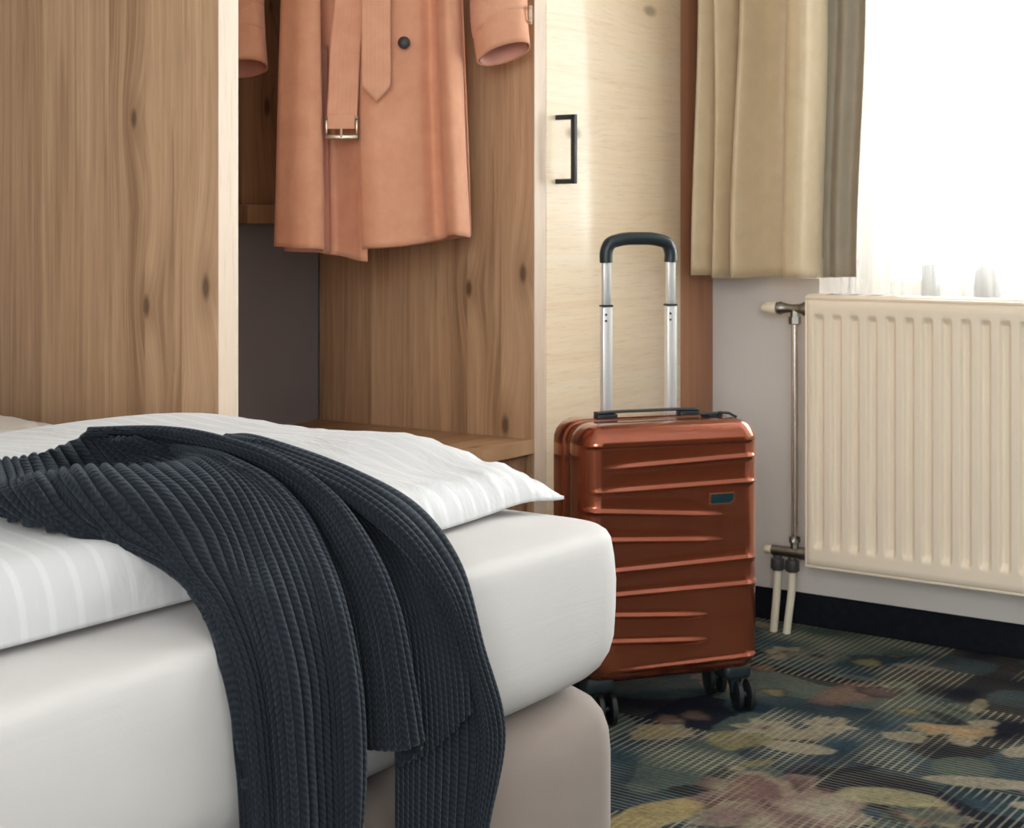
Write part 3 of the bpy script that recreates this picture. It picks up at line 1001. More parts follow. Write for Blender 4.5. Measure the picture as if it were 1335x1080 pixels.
BX0, BX1, BY0, BY1 = -2.33, -0.911, -0.55, 1.521
bb = thing('bed_base', 'greige upholstered box spring bed base', 'bed base', (-1.6, 0.5, 0))
rows = [(0.06, 0.012), (0.063, 0.006), (0.075, 0.002), (0.20, 0.0), (0.33, 0.0), (0.355, 0.002), (0.372, 0.007), (0.385, 0.016), (0.394, 0.029), (0.399, 0.046), (0.401, 0.08), (0.401, 0.4)]
ring_loft('upholstered_box', (BX0, BX1 + 0.002, BY0, BY1), rows, 0.07, M['box'], bb)
for x in (BX0 + 0.12, BX1 - 0.12):
    for y in (BY0 + 0.12, BY1 - 0.12):
        lathe('leg', (x, y, 0.0), (0, 0, 1), [(0, 0.02), (0.004, 0.022), (0.062, 0.026)], M['black_plastic'], bb)


def mat_wob(p, ins):
    # the sheet bellies a little between the corners and lifts at the far corner
    x, y, z = p[:, 0], p[:, 1], p[:, 2]
    if ins < 0.1:
        side = (x > BX1 - 0.1)
        k = np.clip((y - 1.30) / 0.2, 0, 1)
        low = np.clip((0.45 - z) / 0.05, 0, 1)
        p[:, 2] = z + low * k * k * 0.010
        p[:, 0] = np.where(side, x + 0.004 * np.sin(y * 6.0 + z * 9) - 0.002, x)
    return p


mt = thing('mattress', 'mattress in a white fitted sheet lying on the bed base', 'mattress', (-1.6, 0.5, 0.402))
rows = [(0.402, 0.10), (0.4025, 0.055), (0.406, 0.034), (0.413, 0.022), (0.424, 0.012), (0.44, 0.005), (0.46, 0.001), (0.49, 0.0), (0.52, 0.0), (0.545, 0.002), (0.558, 0.004),
        (0.567, 0.0055), (0.5735, 0.009), (0.5775, 0.0145), (0.580, 0.024), (0.584, 0.06), (0.588, 0.12), (0.590, 0.25), (0.591, 0.5)]
ring_loft('fitted_sheet', (BX0, BX1 + 0.005, BY0, BY1 + 0.008), rows, 0.075, M['sheet'], mt, mat_wob, side=40)

# ------------------------------------------------------------------ duvets
def smooth(a):
    a = np.clip(a, 0, 1)
    return a * a * (3 - 2 * a)


def build_duvet(name, mat, xn, xf, y0, y1, hs0, hs1, top, label, parent_z=0.592, taper=0.22, seed=0, endlen=0.10):
    th = thing(name, label, 'duvet', ((xn + xf) / 2, (y0 + y1) / 2, parent_z))
    e = np.r_[0, 0.0015, 0.004, 0.008, 0.013, 0.019, 0.026, 0.034, 0.044, 0.056, 0.07]
    w = xn - xf
    d_in = np.r_[e, np.linspace(0.085, w - 0.085, 44), (w - e)[::-1]]          # distance from near edge
    L = y1 - y0
    l_in = np.r_[e, np.linspace(0.085, L - 0.085, 120), (L - e)[::-1]]
    D, Lg = np.meshgrid(d_in, l_in, indexing='ij')
    Y = y0 + Lg
    endd = y1 - Y
    hs = hs0 + (hs1 - hs0) * smooth((Y - 1.0) / 0.5)
    r = 0.032
    near = np.sqrt(np.clip(1 - (1 - np.clip(D / r, 0, 1)) ** 2, 0, 1))
    t = hs * near + (top - hs) * smooth(D / 0.19)
    far = w - D
    t = t * (smooth(far / taper) * 0.85 + 0.15 * np.sqrt(np.clip(far / 0.03, 0, 1)))
    ef = np.clip(1 - (1 - np.clip(endd / endlen, 0, 1)) ** 2.2, 0, 1)
    t = t * (0.24 + 0.76 * ef) * (0.2 + 0.8 * np.sqrt(np.clip((Y - y0) / 0.05, 0, 1)))
    puff = 0.006 * np.sin(D * 9 + seed) * np.sin(Lg * 7 + seed * 2) + 0.004 * np.sin(D * 21 + Lg * 13)
    t = t + puff * smooth(D / 0.1) * smooth(endd / 0.15) * smooth(far / 0.1)
    # gathers along the sewn edges near the open corner
    wr = 0.0032 * np.sin(Y * 2 * np.pi / 0.027 + 2.2 * np.sin(Y * 31)) + 0.002 * np.sin(Y * 2 * np.pi / 0.0135 + 1.3)
    t = t + wr * smooth((Y - 1.02) / 0.3) * np.exp(-((D - 0.022) / 0.03) ** 2) * smooth(endd / 0.03)
    wr2 = 0.003 * np.sin(D * 2 * np.pi / 0.045 + np.sin(D * 40))
    t = t + wr2 * np.exp(-((endd - 0.04) / 0.03) ** 2) * smooth(D / 0.03)
    X = xn - D - 0.022 * smooth((Y - 1.1) / 0.35) * (1 - smooth(D / 0.25))
    # pulled-out corner
    tip = np.exp(-(D / 0.035) ** 2) * np.exp(-(endd / 0.05) ** 2)
    X = X + 0.010 * tip
    Yt = Y + 0.004 * tip
    lift = 0.012 * np.exp(-(endd / 0.09) ** 2) - 0.012 * tip
    Zb = parent_z + lift * smooth(1 - D / 0.3) + 0.002
    top_P = np.dstack([X, Yt, Zb + np.maximum(t, 0.004)])
    low_P = np.dstack([X, Yt, Zb + 0 * t])
    n, m = X.shape
    V = np.concatenate([top_P.reshape(-1, 3), low_P.reshape(-1, 3)])
    F = grid_faces(n, m, False, 0, False) + grid_faces(n, m, False, n * m, True)
    o = n * m
    b = [i * m for i in range(n)] + [(n - 1) * m + j for j in range(1, m)] + [i * m + m - 1 for i in range(n - 2, -1, -1)] + [j for j in range(m - 2, 0, -1)]
    for a, c in zip(b, b[1:] + b[:1]):
        F.append((a, c, c + o, a + o))
    bmx = bmesh.new()
    body = mesh('duvet_cover', V, F, mat, th, True)
    bmx.from_mesh(body.data)
    bmesh.ops.recalc_face_normals(bmx, faces=bmx.faces[:])
    bmx.to_mesh(body.data)
    bmx.free()
    # sewn piping along the near edge and end
    near_line = [tuple(p) for p in top_P[0, ::2]]
    return th


build_duvet('duvet', M['duvet'], -1.0, -1.90, -0.3, 1.53, 0.058, 0.034, 0.072,
            'white striped duvet folded lengthwise under the navy sweater', taper=0.40)
build_duvet('duvet', M['duvet_cream'], -1.902, -2.31, -0.3, 1.56, 0.02, 0.016, 0.034,
            'cream duvet on the far side of the bed against the wardrobe panel', seed=2, taper=0.1, endlen=0.14)

# ================================================================== SWEATER
SWEATER = {
 'A': [
  (-3,[(-1.2186,0.8581,0.6961),(-1.1407,0.8032,0.6921),(-1.1289,0.8059,0.6833),(-1.1231,0.8281,0.6749),(-1.0701,0.8416,0.6669),(-1.0111,0.8928,0.6418),(-0.9553,0.9032,0.6058),(-0.9101,0.8901,0.5591),(-0.8984,0.8937,0.484),(-0.8974,0.8979,0.4281)]),
  (1,[(-1.1916,0.8867,0.7025),(-1.1411,0.8554,0.6941),(-1.0895,0.8273,0.6887),(-1.0791,0.8347,0.6759),(-1.0525,0.851,0.6623),(-1.0095,0.8931,0.6419),(-0.9551,0.9047,0.6069),(-0.9095,0.8912,0.5601),(-0.8973,0.8952,0.4838),(-0.8964,0.8994,0.4278)]),
  (5,[(-1.1778,0.9077,0.7046),(-1.1595,0.9002,0.6933),(-1.074,0.8416,0.6933),(-1.064,0.8461,0.6797),(-1.0473,0.8586,0.6617),(-1.0086,0.894,0.6425),(-0.9536,0.9049,0.6083),(-0.9078,0.8921,0.5614),(-0.8953,0.8966,0.4838),(-0.8944,0.9008,0.4278)]),
  (8,[(-1.1831,0.9408,0.7079),(-1.1907,0.9592,0.6894),(-1.0671,0.8692,0.6954),(-1.0421,0.8663,0.679),(-1.0209,0.8791,0.6531),(-0.999,0.8946,0.6398),(-0.9501,0.9042,0.6095),(-0.905,0.8927,0.5624),(-0.8924,0.8971,0.4843),(-0.8914,0.9021,0.4281)]),
  (11,[(-1.2103,0.9922,0.7101),(-1.2003,1.0052,0.688),(-1.0624,0.9014,0.6981),(-1.0248,0.8941,0.6818),(-0.9993,0.905,0.6508),(-0.9719,0.9035,0.6301),(-0.9385,0.9016,0.6078),(-0.8987,0.8941,0.5631),(-0.8873,0.9005,0.4843),(-0.8864,0.9056,0.4281)]),
  (15,[(-1.1953,1.0123,0.7098),(-1.1663,1.0251,0.6878),(-1.057,0.95,0.6942),(-1.0155,0.9422,0.6805),(-0.982,0.9425,0.6512),(-0.955,0.9322,0.6284),(-0.9299,0.9251,0.6045),(-0.899,0.9168,0.559),(-0.889,0.9213,0.4781),(-0.8883,0.925,0.4215)]),
  (19,[(-1.1656,1.0131,0.7098),(-1.1508,1.048,0.6908),(-1.0639,1.0039,0.6943),(-1.0107,0.983,0.68),(-0.9714,0.9719,0.649),(-0.9405,0.9563,0.626),(-0.9066,0.9351,0.6057),(-0.8778,0.9246,0.5607),(-0.871,0.9298,0.4793),(-0.8714,0.9338,0.4226)]),
  (22,[(-1.2022,1.0725,0.698),(-1.1196,1.0466,0.6987),(-1.0487,1.0199,0.6937),(-0.9991,1.0053,0.6747),(-0.9574,0.9894,0.6445),(-0.9283,0.976,0.6227),(-0.9,0.9599,0.5986),(-0.8817,0.9577,0.5512),(-0.8779,0.9628,0.4687),(-0.8782,0.9669,0.4105)]),
  (25,[(-1.1903,1.088,0.6934),(-1.0707,1.0277,0.7007),(-1.0279,1.0264,0.6891),(-0.9865,1.0214,0.6675),(-0.9441,1.006,0.638),(-0.9164,0.9935,0.6171),(-0.8949,0.9834,0.5908),(-0.8799,0.9819,0.5447),(-0.8758,0.9859,0.4626),(-0.8752,0.9871,0.4048)]),
  (27.5,[(-1.1811,1.1031,0.6878),(-1.0518,1.0326,0.6968),(-1.0123,1.0322,0.6856),(-0.9774,1.0334,0.6626),(-0.9322,1.0155,0.6325),(-0.9043,1.0014,0.6127),(-0.8814,0.9893,0.5877),(-0.8647,0.9849,0.5439),(-0.8618,0.9892,0.4644),(-0.8632,0.9889,0.4069)]),
  (29,[(-1.1804,1.1202,0.6827),(-1.052,1.0485,0.6905),(-1.0134,1.0472,0.6793),(-0.9785,1.0486,0.6561),(-0.9333,1.0295,0.626),(-0.905,1.0139,0.6057),(-0.8828,1.0015,0.5811),(-0.8691,0.9996,0.5372),(-0.8668,1.0047,0.4591),(-0.8681,1.0014,0.4019)]),
  (31,[(-1.1946,1.1294,0.6796),(-1.0758,1.0662,0.6855),(-1.0372,1.0657,0.6732),(-0.9962,1.0604,0.6511),(-0.9505,1.0405,0.6207),(-0.9204,1.0232,0.6006),(-0.9017,1.0141,0.5745),(-0.8887,1.0111,0.5313),(-0.8857,1.0157,0.4523),(-0.8851,1.01,0.3953)]),
 ],
 'B': [
  (-2,[(-1.2528,1.0252,0.7024),(-1.1883,1.0601,0.7013),(-1.1318,1.0741,0.6915),(-1.0646,1.0774,0.6778),(-1.0094,1.0755,0.6503),(-0.9586,1.0574,0.614),(-0.9113,1.0289,0.5714),(-0.8982,1.026,0.5263),(-0.8938,1.027,0.462)]),
  (2,[(-1.217,1.0005,0.7101),(-1.1712,1.0508,0.7082),(-1.1214,1.0742,0.6968),(-1.0594,1.0843,0.6803),(-1.0041,1.0833,0.654),(-0.9526,1.0672,0.6172),(-0.9055,1.0445,0.5731),(-0.892,1.041,0.5238),(-0.8878,1.0422,0.459)]),
  (5,[(-1.2044,0.9938,0.714),(-1.1569,1.0418,0.7132),(-1.1089,1.0703,0.702),(-1.0458,1.0797,0.6865),(-0.9903,1.0798,0.6616),(-0.9359,1.0638,0.6253),(-0.8928,1.0481,0.5789),(-0.8799,1.0494,0.5238),(-0.8777,1.055,0.4568)]),
  (8,[(-1.2176,1.0066,0.7131),(-1.1446,1.0346,0.7164),(-1.0713,1.0419,0.7111),(-1.0191,1.0611,0.6947),(-0.9706,1.0706,0.6677),(-0.9179,1.0577,0.6325),(-0.8795,1.0509,0.5835),(-0.8681,1.0548,0.5259),(-0.8658,1.0656,0.4582)]),
  (10,[(-1.2436,1.0309,0.7093),(-1.1627,1.0549,0.7136),(-1.0783,1.0537,0.71),(-1.0229,1.0713,0.6938),(-0.9727,1.0813,0.6667),(-0.92,1.0706,0.6316),(-0.8816,1.0639,0.5833),(-0.87,1.0698,0.5247),(-0.8688,1.0854,0.4584)]),
  (12,[(-1.2793,1.0615,0.7025),(-1.1973,1.0883,0.7059),(-1.1181,1.0956,0.7006),(-1.0405,1.0918,0.6869),(-0.9867,1.099,0.6592),(-0.9351,1.0903,0.6224),(-0.8931,1.0788,0.5748),(-0.8812,1.0836,0.5157),(-0.8796,1.0945,0.4422)]),
  (15,[(-1.3118,1.0885,0.6947),(-1.259,1.1401,0.6924),(-1.162,1.1322,0.6875),(-1.0654,1.1094,0.678),(-1.0071,1.1109,0.6511),(-0.9524,1.0986,0.6147),(-0.9056,1.08,0.5686),(-0.8929,1.0796,0.5119),(-0.8895,1.0776,0.4348)]),
 ],
 'C': [
  (0,[(-1.174,1.1547,0.6863),(-1.0663,1.1232,0.6762),(-1.0033,1.1196,0.651),(-0.9445,1.1045,0.6118),(-0.9038,1.0831,0.5669),(-0.8919,1.0795,0.5012),(-0.8895,1.0776,0.4341)]),
  (4,[(-1.1482,1.1423,0.6906),(-1.0598,1.1336,0.6762),(-0.9976,1.1329,0.6497),(-0.9378,1.1216,0.6097),(-0.8987,1.1061,0.563),(-0.8874,1.1043,0.496),(-0.8855,1.1052,0.4368)]),
  (8,[(-1.1225,1.1295,0.6949),(-1.0486,1.1367,0.6768),(-0.9916,1.1483,0.6481),(-0.9275,1.1326,0.6077),(-0.8932,1.1215,0.5607),(-0.8833,1.1247,0.4952),(-0.8816,1.127,0.4427)]),
  (12,[(-1.1169,1.1368,0.6945),(-1.0341,1.1385,0.6764),(-0.9766,1.1532,0.6452),(-0.9096,1.1341,0.6054),(-0.8856,1.1378,0.5585),(-0.8776,1.1425,0.499),(-0.8767,1.1459,0.4526)]),
  (15,[(-1.1245,1.1554,0.691),(-1.0251,1.144,0.6735),(-0.9669,1.1576,0.6412),(-0.9039,1.1418,0.6005),(-0.8829,1.1505,0.5549),(-0.8779,1.1614,0.5016),(-0.8778,1.1648,0.4603)]),
  (17,[(-1.1513,1.1875,0.6828),(-1.0325,1.1612,0.6654),(-0.9744,1.1758,0.6317),(-0.9134,1.163,0.5898),(-0.8937,1.1741,0.5428),(-0.8899,1.1857,0.4904),(-0.8897,1.1879,0.4537)]),
 ],
 'D': [
  (-2,[(-1.1924,1.1455,0.6795),(-1.0748,1.1033,0.6705),(-1.0063,1.1208,0.641),(-0.9474,1.1078,0.6017),(-0.9126,1.0883,0.5646),(-0.901,1.083,0.5125),(-0.8977,1.0854,0.4508),(-0.8968,1.0854,0.3688)]),
  (4,[(-1.1844,1.1486,0.683),(-1.0741,1.1239,0.6724),(-1.0018,1.1432,0.6404),(-0.9409,1.1355,0.5998),(-0.9073,1.1257,0.5578),(-0.8982,1.1232,0.5036),(-0.8946,1.121,0.4418),(-0.8937,1.1187,0.359)]),
  (9,[(-1.1671,1.1393,0.6878),(-1.0603,1.1308,0.6743),(-0.9889,1.1564,0.639),(-0.9251,1.1535,0.5965),(-0.8986,1.1546,0.5532),(-0.8934,1.1629,0.4951),(-0.8914,1.1652,0.4306),(-0.8905,1.1593,0.3468)]),
  (12,[(-1.1632,1.1366,0.6916),(-1.0352,1.0967,0.6831),(-0.97,1.1233,0.6481),(-0.9007,1.1264,0.6043),(-0.8779,1.1428,0.5586),(-0.8812,1.1753,0.4942),(-0.8834,1.1903,0.4253),(-0.8845,1.1797,0.3417)]),
  (14,[(-1.1659,1.136,0.6938),(-1.0288,1.0795,0.6894),(-0.9686,1.1054,0.6616),(-0.9025,1.1141,0.6223),(-0.8726,1.1324,0.5733),(-0.8723,1.1647,0.5067),(-0.8755,1.1917,0.4322),(-0.8785,1.1813,0.3425)]),
  (17,[(-1.19,1.1617,0.6914),(-1.0456,1.095,0.6948),(-0.9811,1.1196,0.6699),(-0.9203,1.1327,0.6341),(-0.8783,1.1399,0.5857),(-0.869,1.1661,0.514),(-0.8735,1.2024,0.4312),(-0.8784,1.1885,0.3403)]),
  (20,[(-1.2253,1.1984,0.6862),(-1.0759,1.1246,0.6977),(-1.0067,1.1522,0.6749),(-0.9572,1.1829,0.6444),(-0.8992,1.1753,0.6009),(-0.8795,1.1886,0.5188),(-0.8814,1.2259,0.4272),(-0.8854,1.2052,0.3334)]),
  (22,[(-1.2507,1.2256,0.6803),(-1.136,1.1898,0.6838),(-1.0345,1.184,0.666),(-0.9848,1.2146,0.6339),(-0.9201,1.1978,0.5908),(-0.8967,1.2057,0.5095),(-0.8963,1.2403,0.4184),(-0.8963,1.2139,0.3282)]),
 ],
}



def knit_panel(name, guides, parent, extend=0.0, n_len=230, per_rib=12, amp=0.0040, cuff=None):
    rib = np.array([g[0] for g in guides], float) * 0.84
    curves = []
    for _, pts in guides:
        pts = [np.array(p) for p in pts]
        if extend:
            for k in (0.4, 1.0):
                pts.append(np.array([-0.893 + (pts[-1][0] + 0.893) * 0.7, pts[-1][1], guides[0][1][-1][2] - extend * k]))
        curves.append(catmull(pts, n_len))
    G = np.array(curves)                                # (guides, length, 3)
    nr = int((rib[-1] - rib[0]) * per_rib) + 1
    rq = np.linspace(rib[0], rib[-1], nr)
    S = hermite(rib, G, rq)                             # (nr, n_len, 3)
    for _ in range(2):                                  # relax the loft a little
        S[:, 1:-1] = 0.25 * S[:, :-2] + 0.5 * S[:, 1:-1] + 0.25 * S[:, 2:]
    N = normals(S)
    ref = np.array([0.75, -0.4, 0.55])
    if (N * ref).sum(axis=2).mean() < 0:
        N = -N
    fr = np.mod(rq, 1.0)
    prof = 1 - np.abs(2 * (fr - 0.5)) ** 2.2
    # local pitch: squeeze the relief where ribs are crowded together
    wid = np.linalg.norm(np.gradient(S, axis=0), axis=2) * per_rib
    k = np.clip(wid / 0.0085, 0.15, 1.25)
    S = S + N * (prof[:, None] * amp * k)[..., None]
    ln = np.r_[0, np.cumsum(np.linalg.norm(np.diff(G[len(G) // 2], axis=0), axis=1))]
    U, Vv = np.meshgrid(rq, ln / 0.0062, indexing='ij')
    fl = (np.cross(np.gradient(S, axis=0), np.gradient(S, axis=1)) * ref).sum(axis=2).mean() < 0
    return grid(name, S, M['knit'], parent, uv=np.dstack([U, Vv]), flip=not fl, thick=0.0035)


sw = thing('sweater', 'dark navy chunky rib-knit sweater thrown over the bed edge', 'sweater', (-1.05, 1.0, 0.67))
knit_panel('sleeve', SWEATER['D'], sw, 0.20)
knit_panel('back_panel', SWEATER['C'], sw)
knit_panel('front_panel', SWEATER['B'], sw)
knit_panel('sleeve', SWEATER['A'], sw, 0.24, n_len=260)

# ================================================================== SUITCASE
def local_thing(name, label, cat, loc, rotz):
    ob = thing(name, label, cat, loc)
    ob.rotation_euler = (0, 0, rotz)
    WORLD[ob.name] = (0.0, 0.0, 0.0)
    return ob


su = local_thing('suitcase', 'glossy copper hard-shell trolley suitcase with the handle pulled out', 'suitcase', (-1.506, 2.591, 0.0), math.radians(54.4))
SW, SD, SZ0, SZ1, SR = 0.18, 0.095, 0.076, 0.549, 0.036
RIBS = [  # (x0, z0, x1, z1, fade start, fade end)
    (-0.122, 0.4725, 0.1675, 0.4823, -0.15, -0.06), (-0.152, 0.4296, 0.1675, 0.4348, -0.17, -0.08), (-0.178, 0.3964, 0.110, 0.3736, None, None),
    (-0.178, 0.3438, 0.110, 0.3278, None, None), (-0.152, 0.2839, 0.1675, 0.2924, -0.19, -0.17), (-0.152, 0.2409, 0.1675, 0.2435, -0.19, -0.17),
    (-0.178, 0.2082, 0.086, 0.1896, None, None), (-0.178, 0.1598, 0.086, 0.144, None, None), (-0.167, 0.1007, 0.1675, 0.1082, -0.17, -0.05)]


def round_box_pts(p, half, r):
    c = np.clip(p, -(half - r), half - r)
    d = p - c
    return c + d * (r / np.maximum(np.linalg.norm(d, axis=-1, keepdims=True), 1e-9))


def shell(name, y_open, sgn, ribs):
    """half shell: face grid plus four walls back to the zip line; sgn -1 = front"""
    half = np.array([SW, SD, (SZ1 - SZ0) / 2])
    cz = (SZ0 + SZ1) / 2
    nx, nz = (200, 520) if ribs else (24, 30)
    xs, zs = np.linspace(-SW, SW, nx), np.linspace(-half[2], half[2], nz)
    X, Z = np.meshgrid(xs, zs, indexing='ij')
    P = np.dstack([X, np.full_like(X, sgn * SD), Z])
    # plan corners of the outline
    R2 = 0.040
    cx = np.clip(X, -(SW - R2), SW - R2)
    czz = np.clip(Z, -(half[2] - R2), half[2] - R2)
    dx, dz = X - cx, Z - czz
    mx = np.maximum(np.abs(dx), np.abs(dz))
    ln = np.hypot(dx, dz)
    sc = np.where(ln > 1e-9, mx / np.maximum(ln, 1e-9), 1.0)
    Xr, Zr = cx + dx * sc, czz + dz * sc
    # distance inwards from that outline -> round the shell over
    ed = np.minimum(np.minimum(SW - np.abs(X), half[2] - np.abs(Z)), SR)
    rim = np.minimum(ed / SR, 1.0)
    ang = rim * math.pi / 2
    cxm = np.clip(Xr, -(SW - SR), SW - SR)
    ins = SR * (1 - np.sin(ang)) - 0
    # move from the outline curve inwards by a quarter circle
    depth = SR * (1 - np.sin(ang))
    inset = SR * (1 - np.cos(ang))
    gx = np.where(SW - np.abs(X) <= half[2] - np.abs(Z), 1.0, 0.0)
    lnx = (SR - ed)
    shrink = (SR - ed)                       # how far the flat grid point is from the face area
    # radial re-mapping: a grid point at distance ed from the border goes to distance inset
    k = (ed - inset)
    dirx = np.where(np.abs(X) > SW - SR, np.sign(X), 0.0) * np.clip((np.abs(X) - (SW - SR)) / SR, 0, 1)
    dirz = np.where(np.abs(Z) > half[2] - SR, np.sign(Z), 0.0) * np.clip((np.abs(Z) - (half[2] - SR)) / SR, 0, 1)
    dl = np.maximum(np.hypot(dirx, dirz), 1e-9)
    Xr = Xr + np.where(ed < SR, k * dirx / dl, 0)
    Zr = Zr + np.where(ed < SR, k * dirz / dl, 0)
    dep = depth.copy()
    if ribs:
        zz = Zr + cz
        rel = np.zeros_like(X)
        body = np.clip((SW - 0.012 - np.abs(X)) / 0.012, 0, 1)
        for x0, z0, x1, z1, f0, f1 in RIBS:
            zl = z0 + (z1 - z0) * (X - x0) / (x1 - x0)
            d = zz - zl
            if f0 is None:
                a = np.clip((x1 - X) / 0.09, 0, 1)
            else:
                a = np.clip((X - f0) / (f1 - f0), 0, 1)
            a = a * a * (3 - 2 * a)
            crest = np.exp(-(d / 0.0042) ** 2) * 0.0042
            step = np.where(d > 0, np.exp(-d / 0.014), np.exp(-(d / 0.004) ** 2)) * 0.0030
            rel += a * (crest + step)
        # top band stands proud of the field below it
        zt = 0.5100
        band = 0.5 + 0.5 * np.tanh((zz - zt) / 0.0016)
        rel += band * 0.0055 * np.clip((SZ1 - 0.010 - zz) / 0.02, 0, 1)
        # raised left border of the ribbed field
        bl = np.exp(-((X + 0.171) / 0.004) ** 2) * 0.002 * (zz < zt)
        rel += bl
        fade = np.clip((zz - SZ0 - 0.01) / 0.02, 0, 1)
        dep = dep - rel * fade * np.clip(rim * 1.6, 0, 1)
    yy = sgn * (SD - dep)
    F = np.dstack([Xr, yy, Zr + cz])
    V = F.reshape(-1, 3)
    faces = grid_faces(nx, nz, False, 0, sgn > 0)
    b = [i * nz for i in range(nx)] + [(nx - 1) * nz + j for j in range(1, nz)] + [i * nz + nz - 1 for i in range(nx - 2, -1, -1)] + [j for j in range(nz - 2, 0, -1)]
    ring = V[b]
    rows = [ring]
    for f in (0.5, 0.92, 1.0):
        r2 = ring.copy()
        r2[:, 1] = ring[:, 1] * (1 - f) + y_open * f
        if f == 1.0:
            r2[:, 0] *= 1 - 0.003 / SW
            r2[:, 2] = cz + (r2[:, 2] - cz) * (1 - 0.003 / half[2])
        rows.append(r2)
    base = len(V)
    nb = len(b)
    V = np.concatenate([V] + rows[1:])
    prev = list(b)
    for i in range(1, len(rows)):
        cur = [base + (i - 1) * nb + k for k in range(nb)]
        for k in range(nb):
            q = (prev[k], prev[(k + 1) % nb], cur[(k + 1) % nb], cur[k])
            faces.append(q if sgn > 0 else q[::-1])
        prev = cur
    faces.append(tuple(prev) if sgn > 0 else tuple(prev[::-1]))
    ob = mesh(name, V, faces, M['shell'], su, True)
    bmx = bmesh.new(); bmx.from_mesh(ob.data)
    bmesh.ops.recalc_face_normals(bmx, faces=bmx.faces[:])
    bmx.to_mesh(ob.data); bmx.free()
    ob.data.set_sharp_from_angle(angle=math.radians(60))
    return ob


fs = shell('front_shell', -0.022, -1, True)
shell('rear_shell', 0.012, 1, False)
# middle gusset with the zip
def outline(inset, y):
    hz = (SZ1 - SZ0) / 2
    rg = rounded_ring(-SW + inset, SW - inset, -hz + inset, hz - inset, 0.040)
    return np.c_[rg[:, 0], np.full(len(rg), y), rg[:, 1] + (SZ0 + SZ1) / 2]

rows = np.array([outline(0.006, -0.024), outline(0.0035, -0.018), outline(0.006, -0.014), outline(0.002, -0.010), outline(0.0, -0.004), outline(0.0005, 0.006), outline(0.005, 0.013)])
gz = mesh('gusset', rows.reshape(-1, 3), grid_faces(len(rows), rows.shape[1], True), M['shell'], su, True)
rows = np.array([outline(0.006, -0.0225), outline(0.0012, -0.0215), outline(0.0005, -0.0190), outline(0.0012, -0.0165), outline(0.006, -0.0155)])
zp = mesh('zip', rows.reshape(-1, 3), grid_faces(len(rows), rows.shape[1], True), M['zip'], su, True)
tube('zip_pull', [(0.128, -0.018, SZ1 + 0.002), (0.128, -0.020, SZ1 + 0.007), (0.146, -0.026, SZ1 + 0.006), (0.160, -0.030, SZ1 - 0.002)], 0.0028, M['black_metal'], zp, 8)
tube('zip_pull', [(0.110, -0.018, SZ1 + 0.001), (0.106, -0.019, SZ1 + 0.005), (0.090, -0.018, SZ1 + 0.004)], 0.0028, M['black_metal'], zp, 8)
lk = box('combination_lock', (0.100, -0.012, SZ1 - 0.002), (0.140, 0.004, SZ1 + 0.006), M['black_plastic'], su, 0.002)
# badge
bm = bmesh.new()
def badge(y0, y1, g):
    x0, x1, z0, z1 = 0.072 - g, 0.119 + g, 0.398 - g, 0.415 + g
    pts = [(x0, z0), (x1 - 0.009, z0), (x1 - 0.003, z0 + 0.003), (x1, z0 + 0.009), (x1, z1), (x0, z1)]
    V = [(x, y0, z) for x, z in pts] + [(x, y1, z) for x, z in pts]
    n = len(pts)
    F = [tuple(range(n)), tuple(range(2 * n - 1, n - 1, -1))] + [(i, i + n, (i + 1) % n + n, (i + 1) % n) for i in range(n)]
    return V, F
V, F = badge(-SD + 0.001, -SD - 0.0035, 0.0022)
pr_ = mesh('badge', V, F, M['plate_rim'], su)
V, F = badge(-SD - 0.003, -SD - 0.0050, 0.0)
mesh('badge_plate', V, F, M['plate'], pr_)
# carry handle
pts = catmull([(-0.106, 0.030, SZ1 + 0.009), (-0.06, 0.030, SZ1 + 0.0105), (0.0, 0.030, SZ1 + 0.0105), (0.06, 0.030, SZ1 + 0.0105), (0.106, 0.030, SZ1 + 0.009)], 24)
hd = tube('carry_handle', pts, 0.0125, M['black_plastic'], su, 12, ry=0.0026)
for sx in (-0.086, 0.086):
    box('handle_mount', (sx - 0.021, 0.018, SZ1 - 0.002), (sx + 0.021, 0.042, SZ1 + 0.0075), M['black_plastic'], hd, 0.003)
# telescopic handle
th_ = None
for sx in (-0.066, 0.070):
    lo = box('handle_tube', (sx - 0.0105, 0.066, SZ1 - 0.06), (sx + 0.0105, 0.084, 0.757), M['alu'], su, 0.003)
    box('tube_collar', (sx - 0.0112, 0.0654, 0.757), (sx + 0.0112, 0.0846, 0.7605), M['black_plastic'], lo, 0.001)
    box('inner_tube', (sx - 0.0088, 0.0680, 0.76), (sx + 0.0088, 0.0820, 0.866), M['alu'], lo, 0.003)
    for z in (0.742, 0.730):
        lathe('rivet', (sx - 0.004, 0.0662, z), (0, -1, 0), [(0, 0.0026), (0.0006, 0.0022)], M['black_plastic'], lo, 12)  # dark disc coloured as the shade inside a tube hole
gp = catmull([(-0.066, 0.075, 0.842), (-0.066, 0.075, 0.862), (-0.058, 0.075, 0.879), (-0.04, 0.075, 0.8855), (0.002, 0.075, 0.8885), (0.044, 0.075, 0.8855), (0.062, 0.075, 0.879), (0.070, 0.075, 0.862), (0.070, 0.075, 0.842)], 48)
gr = [0.0125 if abs(i - 23.5) > 16 else 0.0145 for i in range(48)]
tube('grip', gp, gr, M['black_plastic'], su, 16, ry=0.0125)
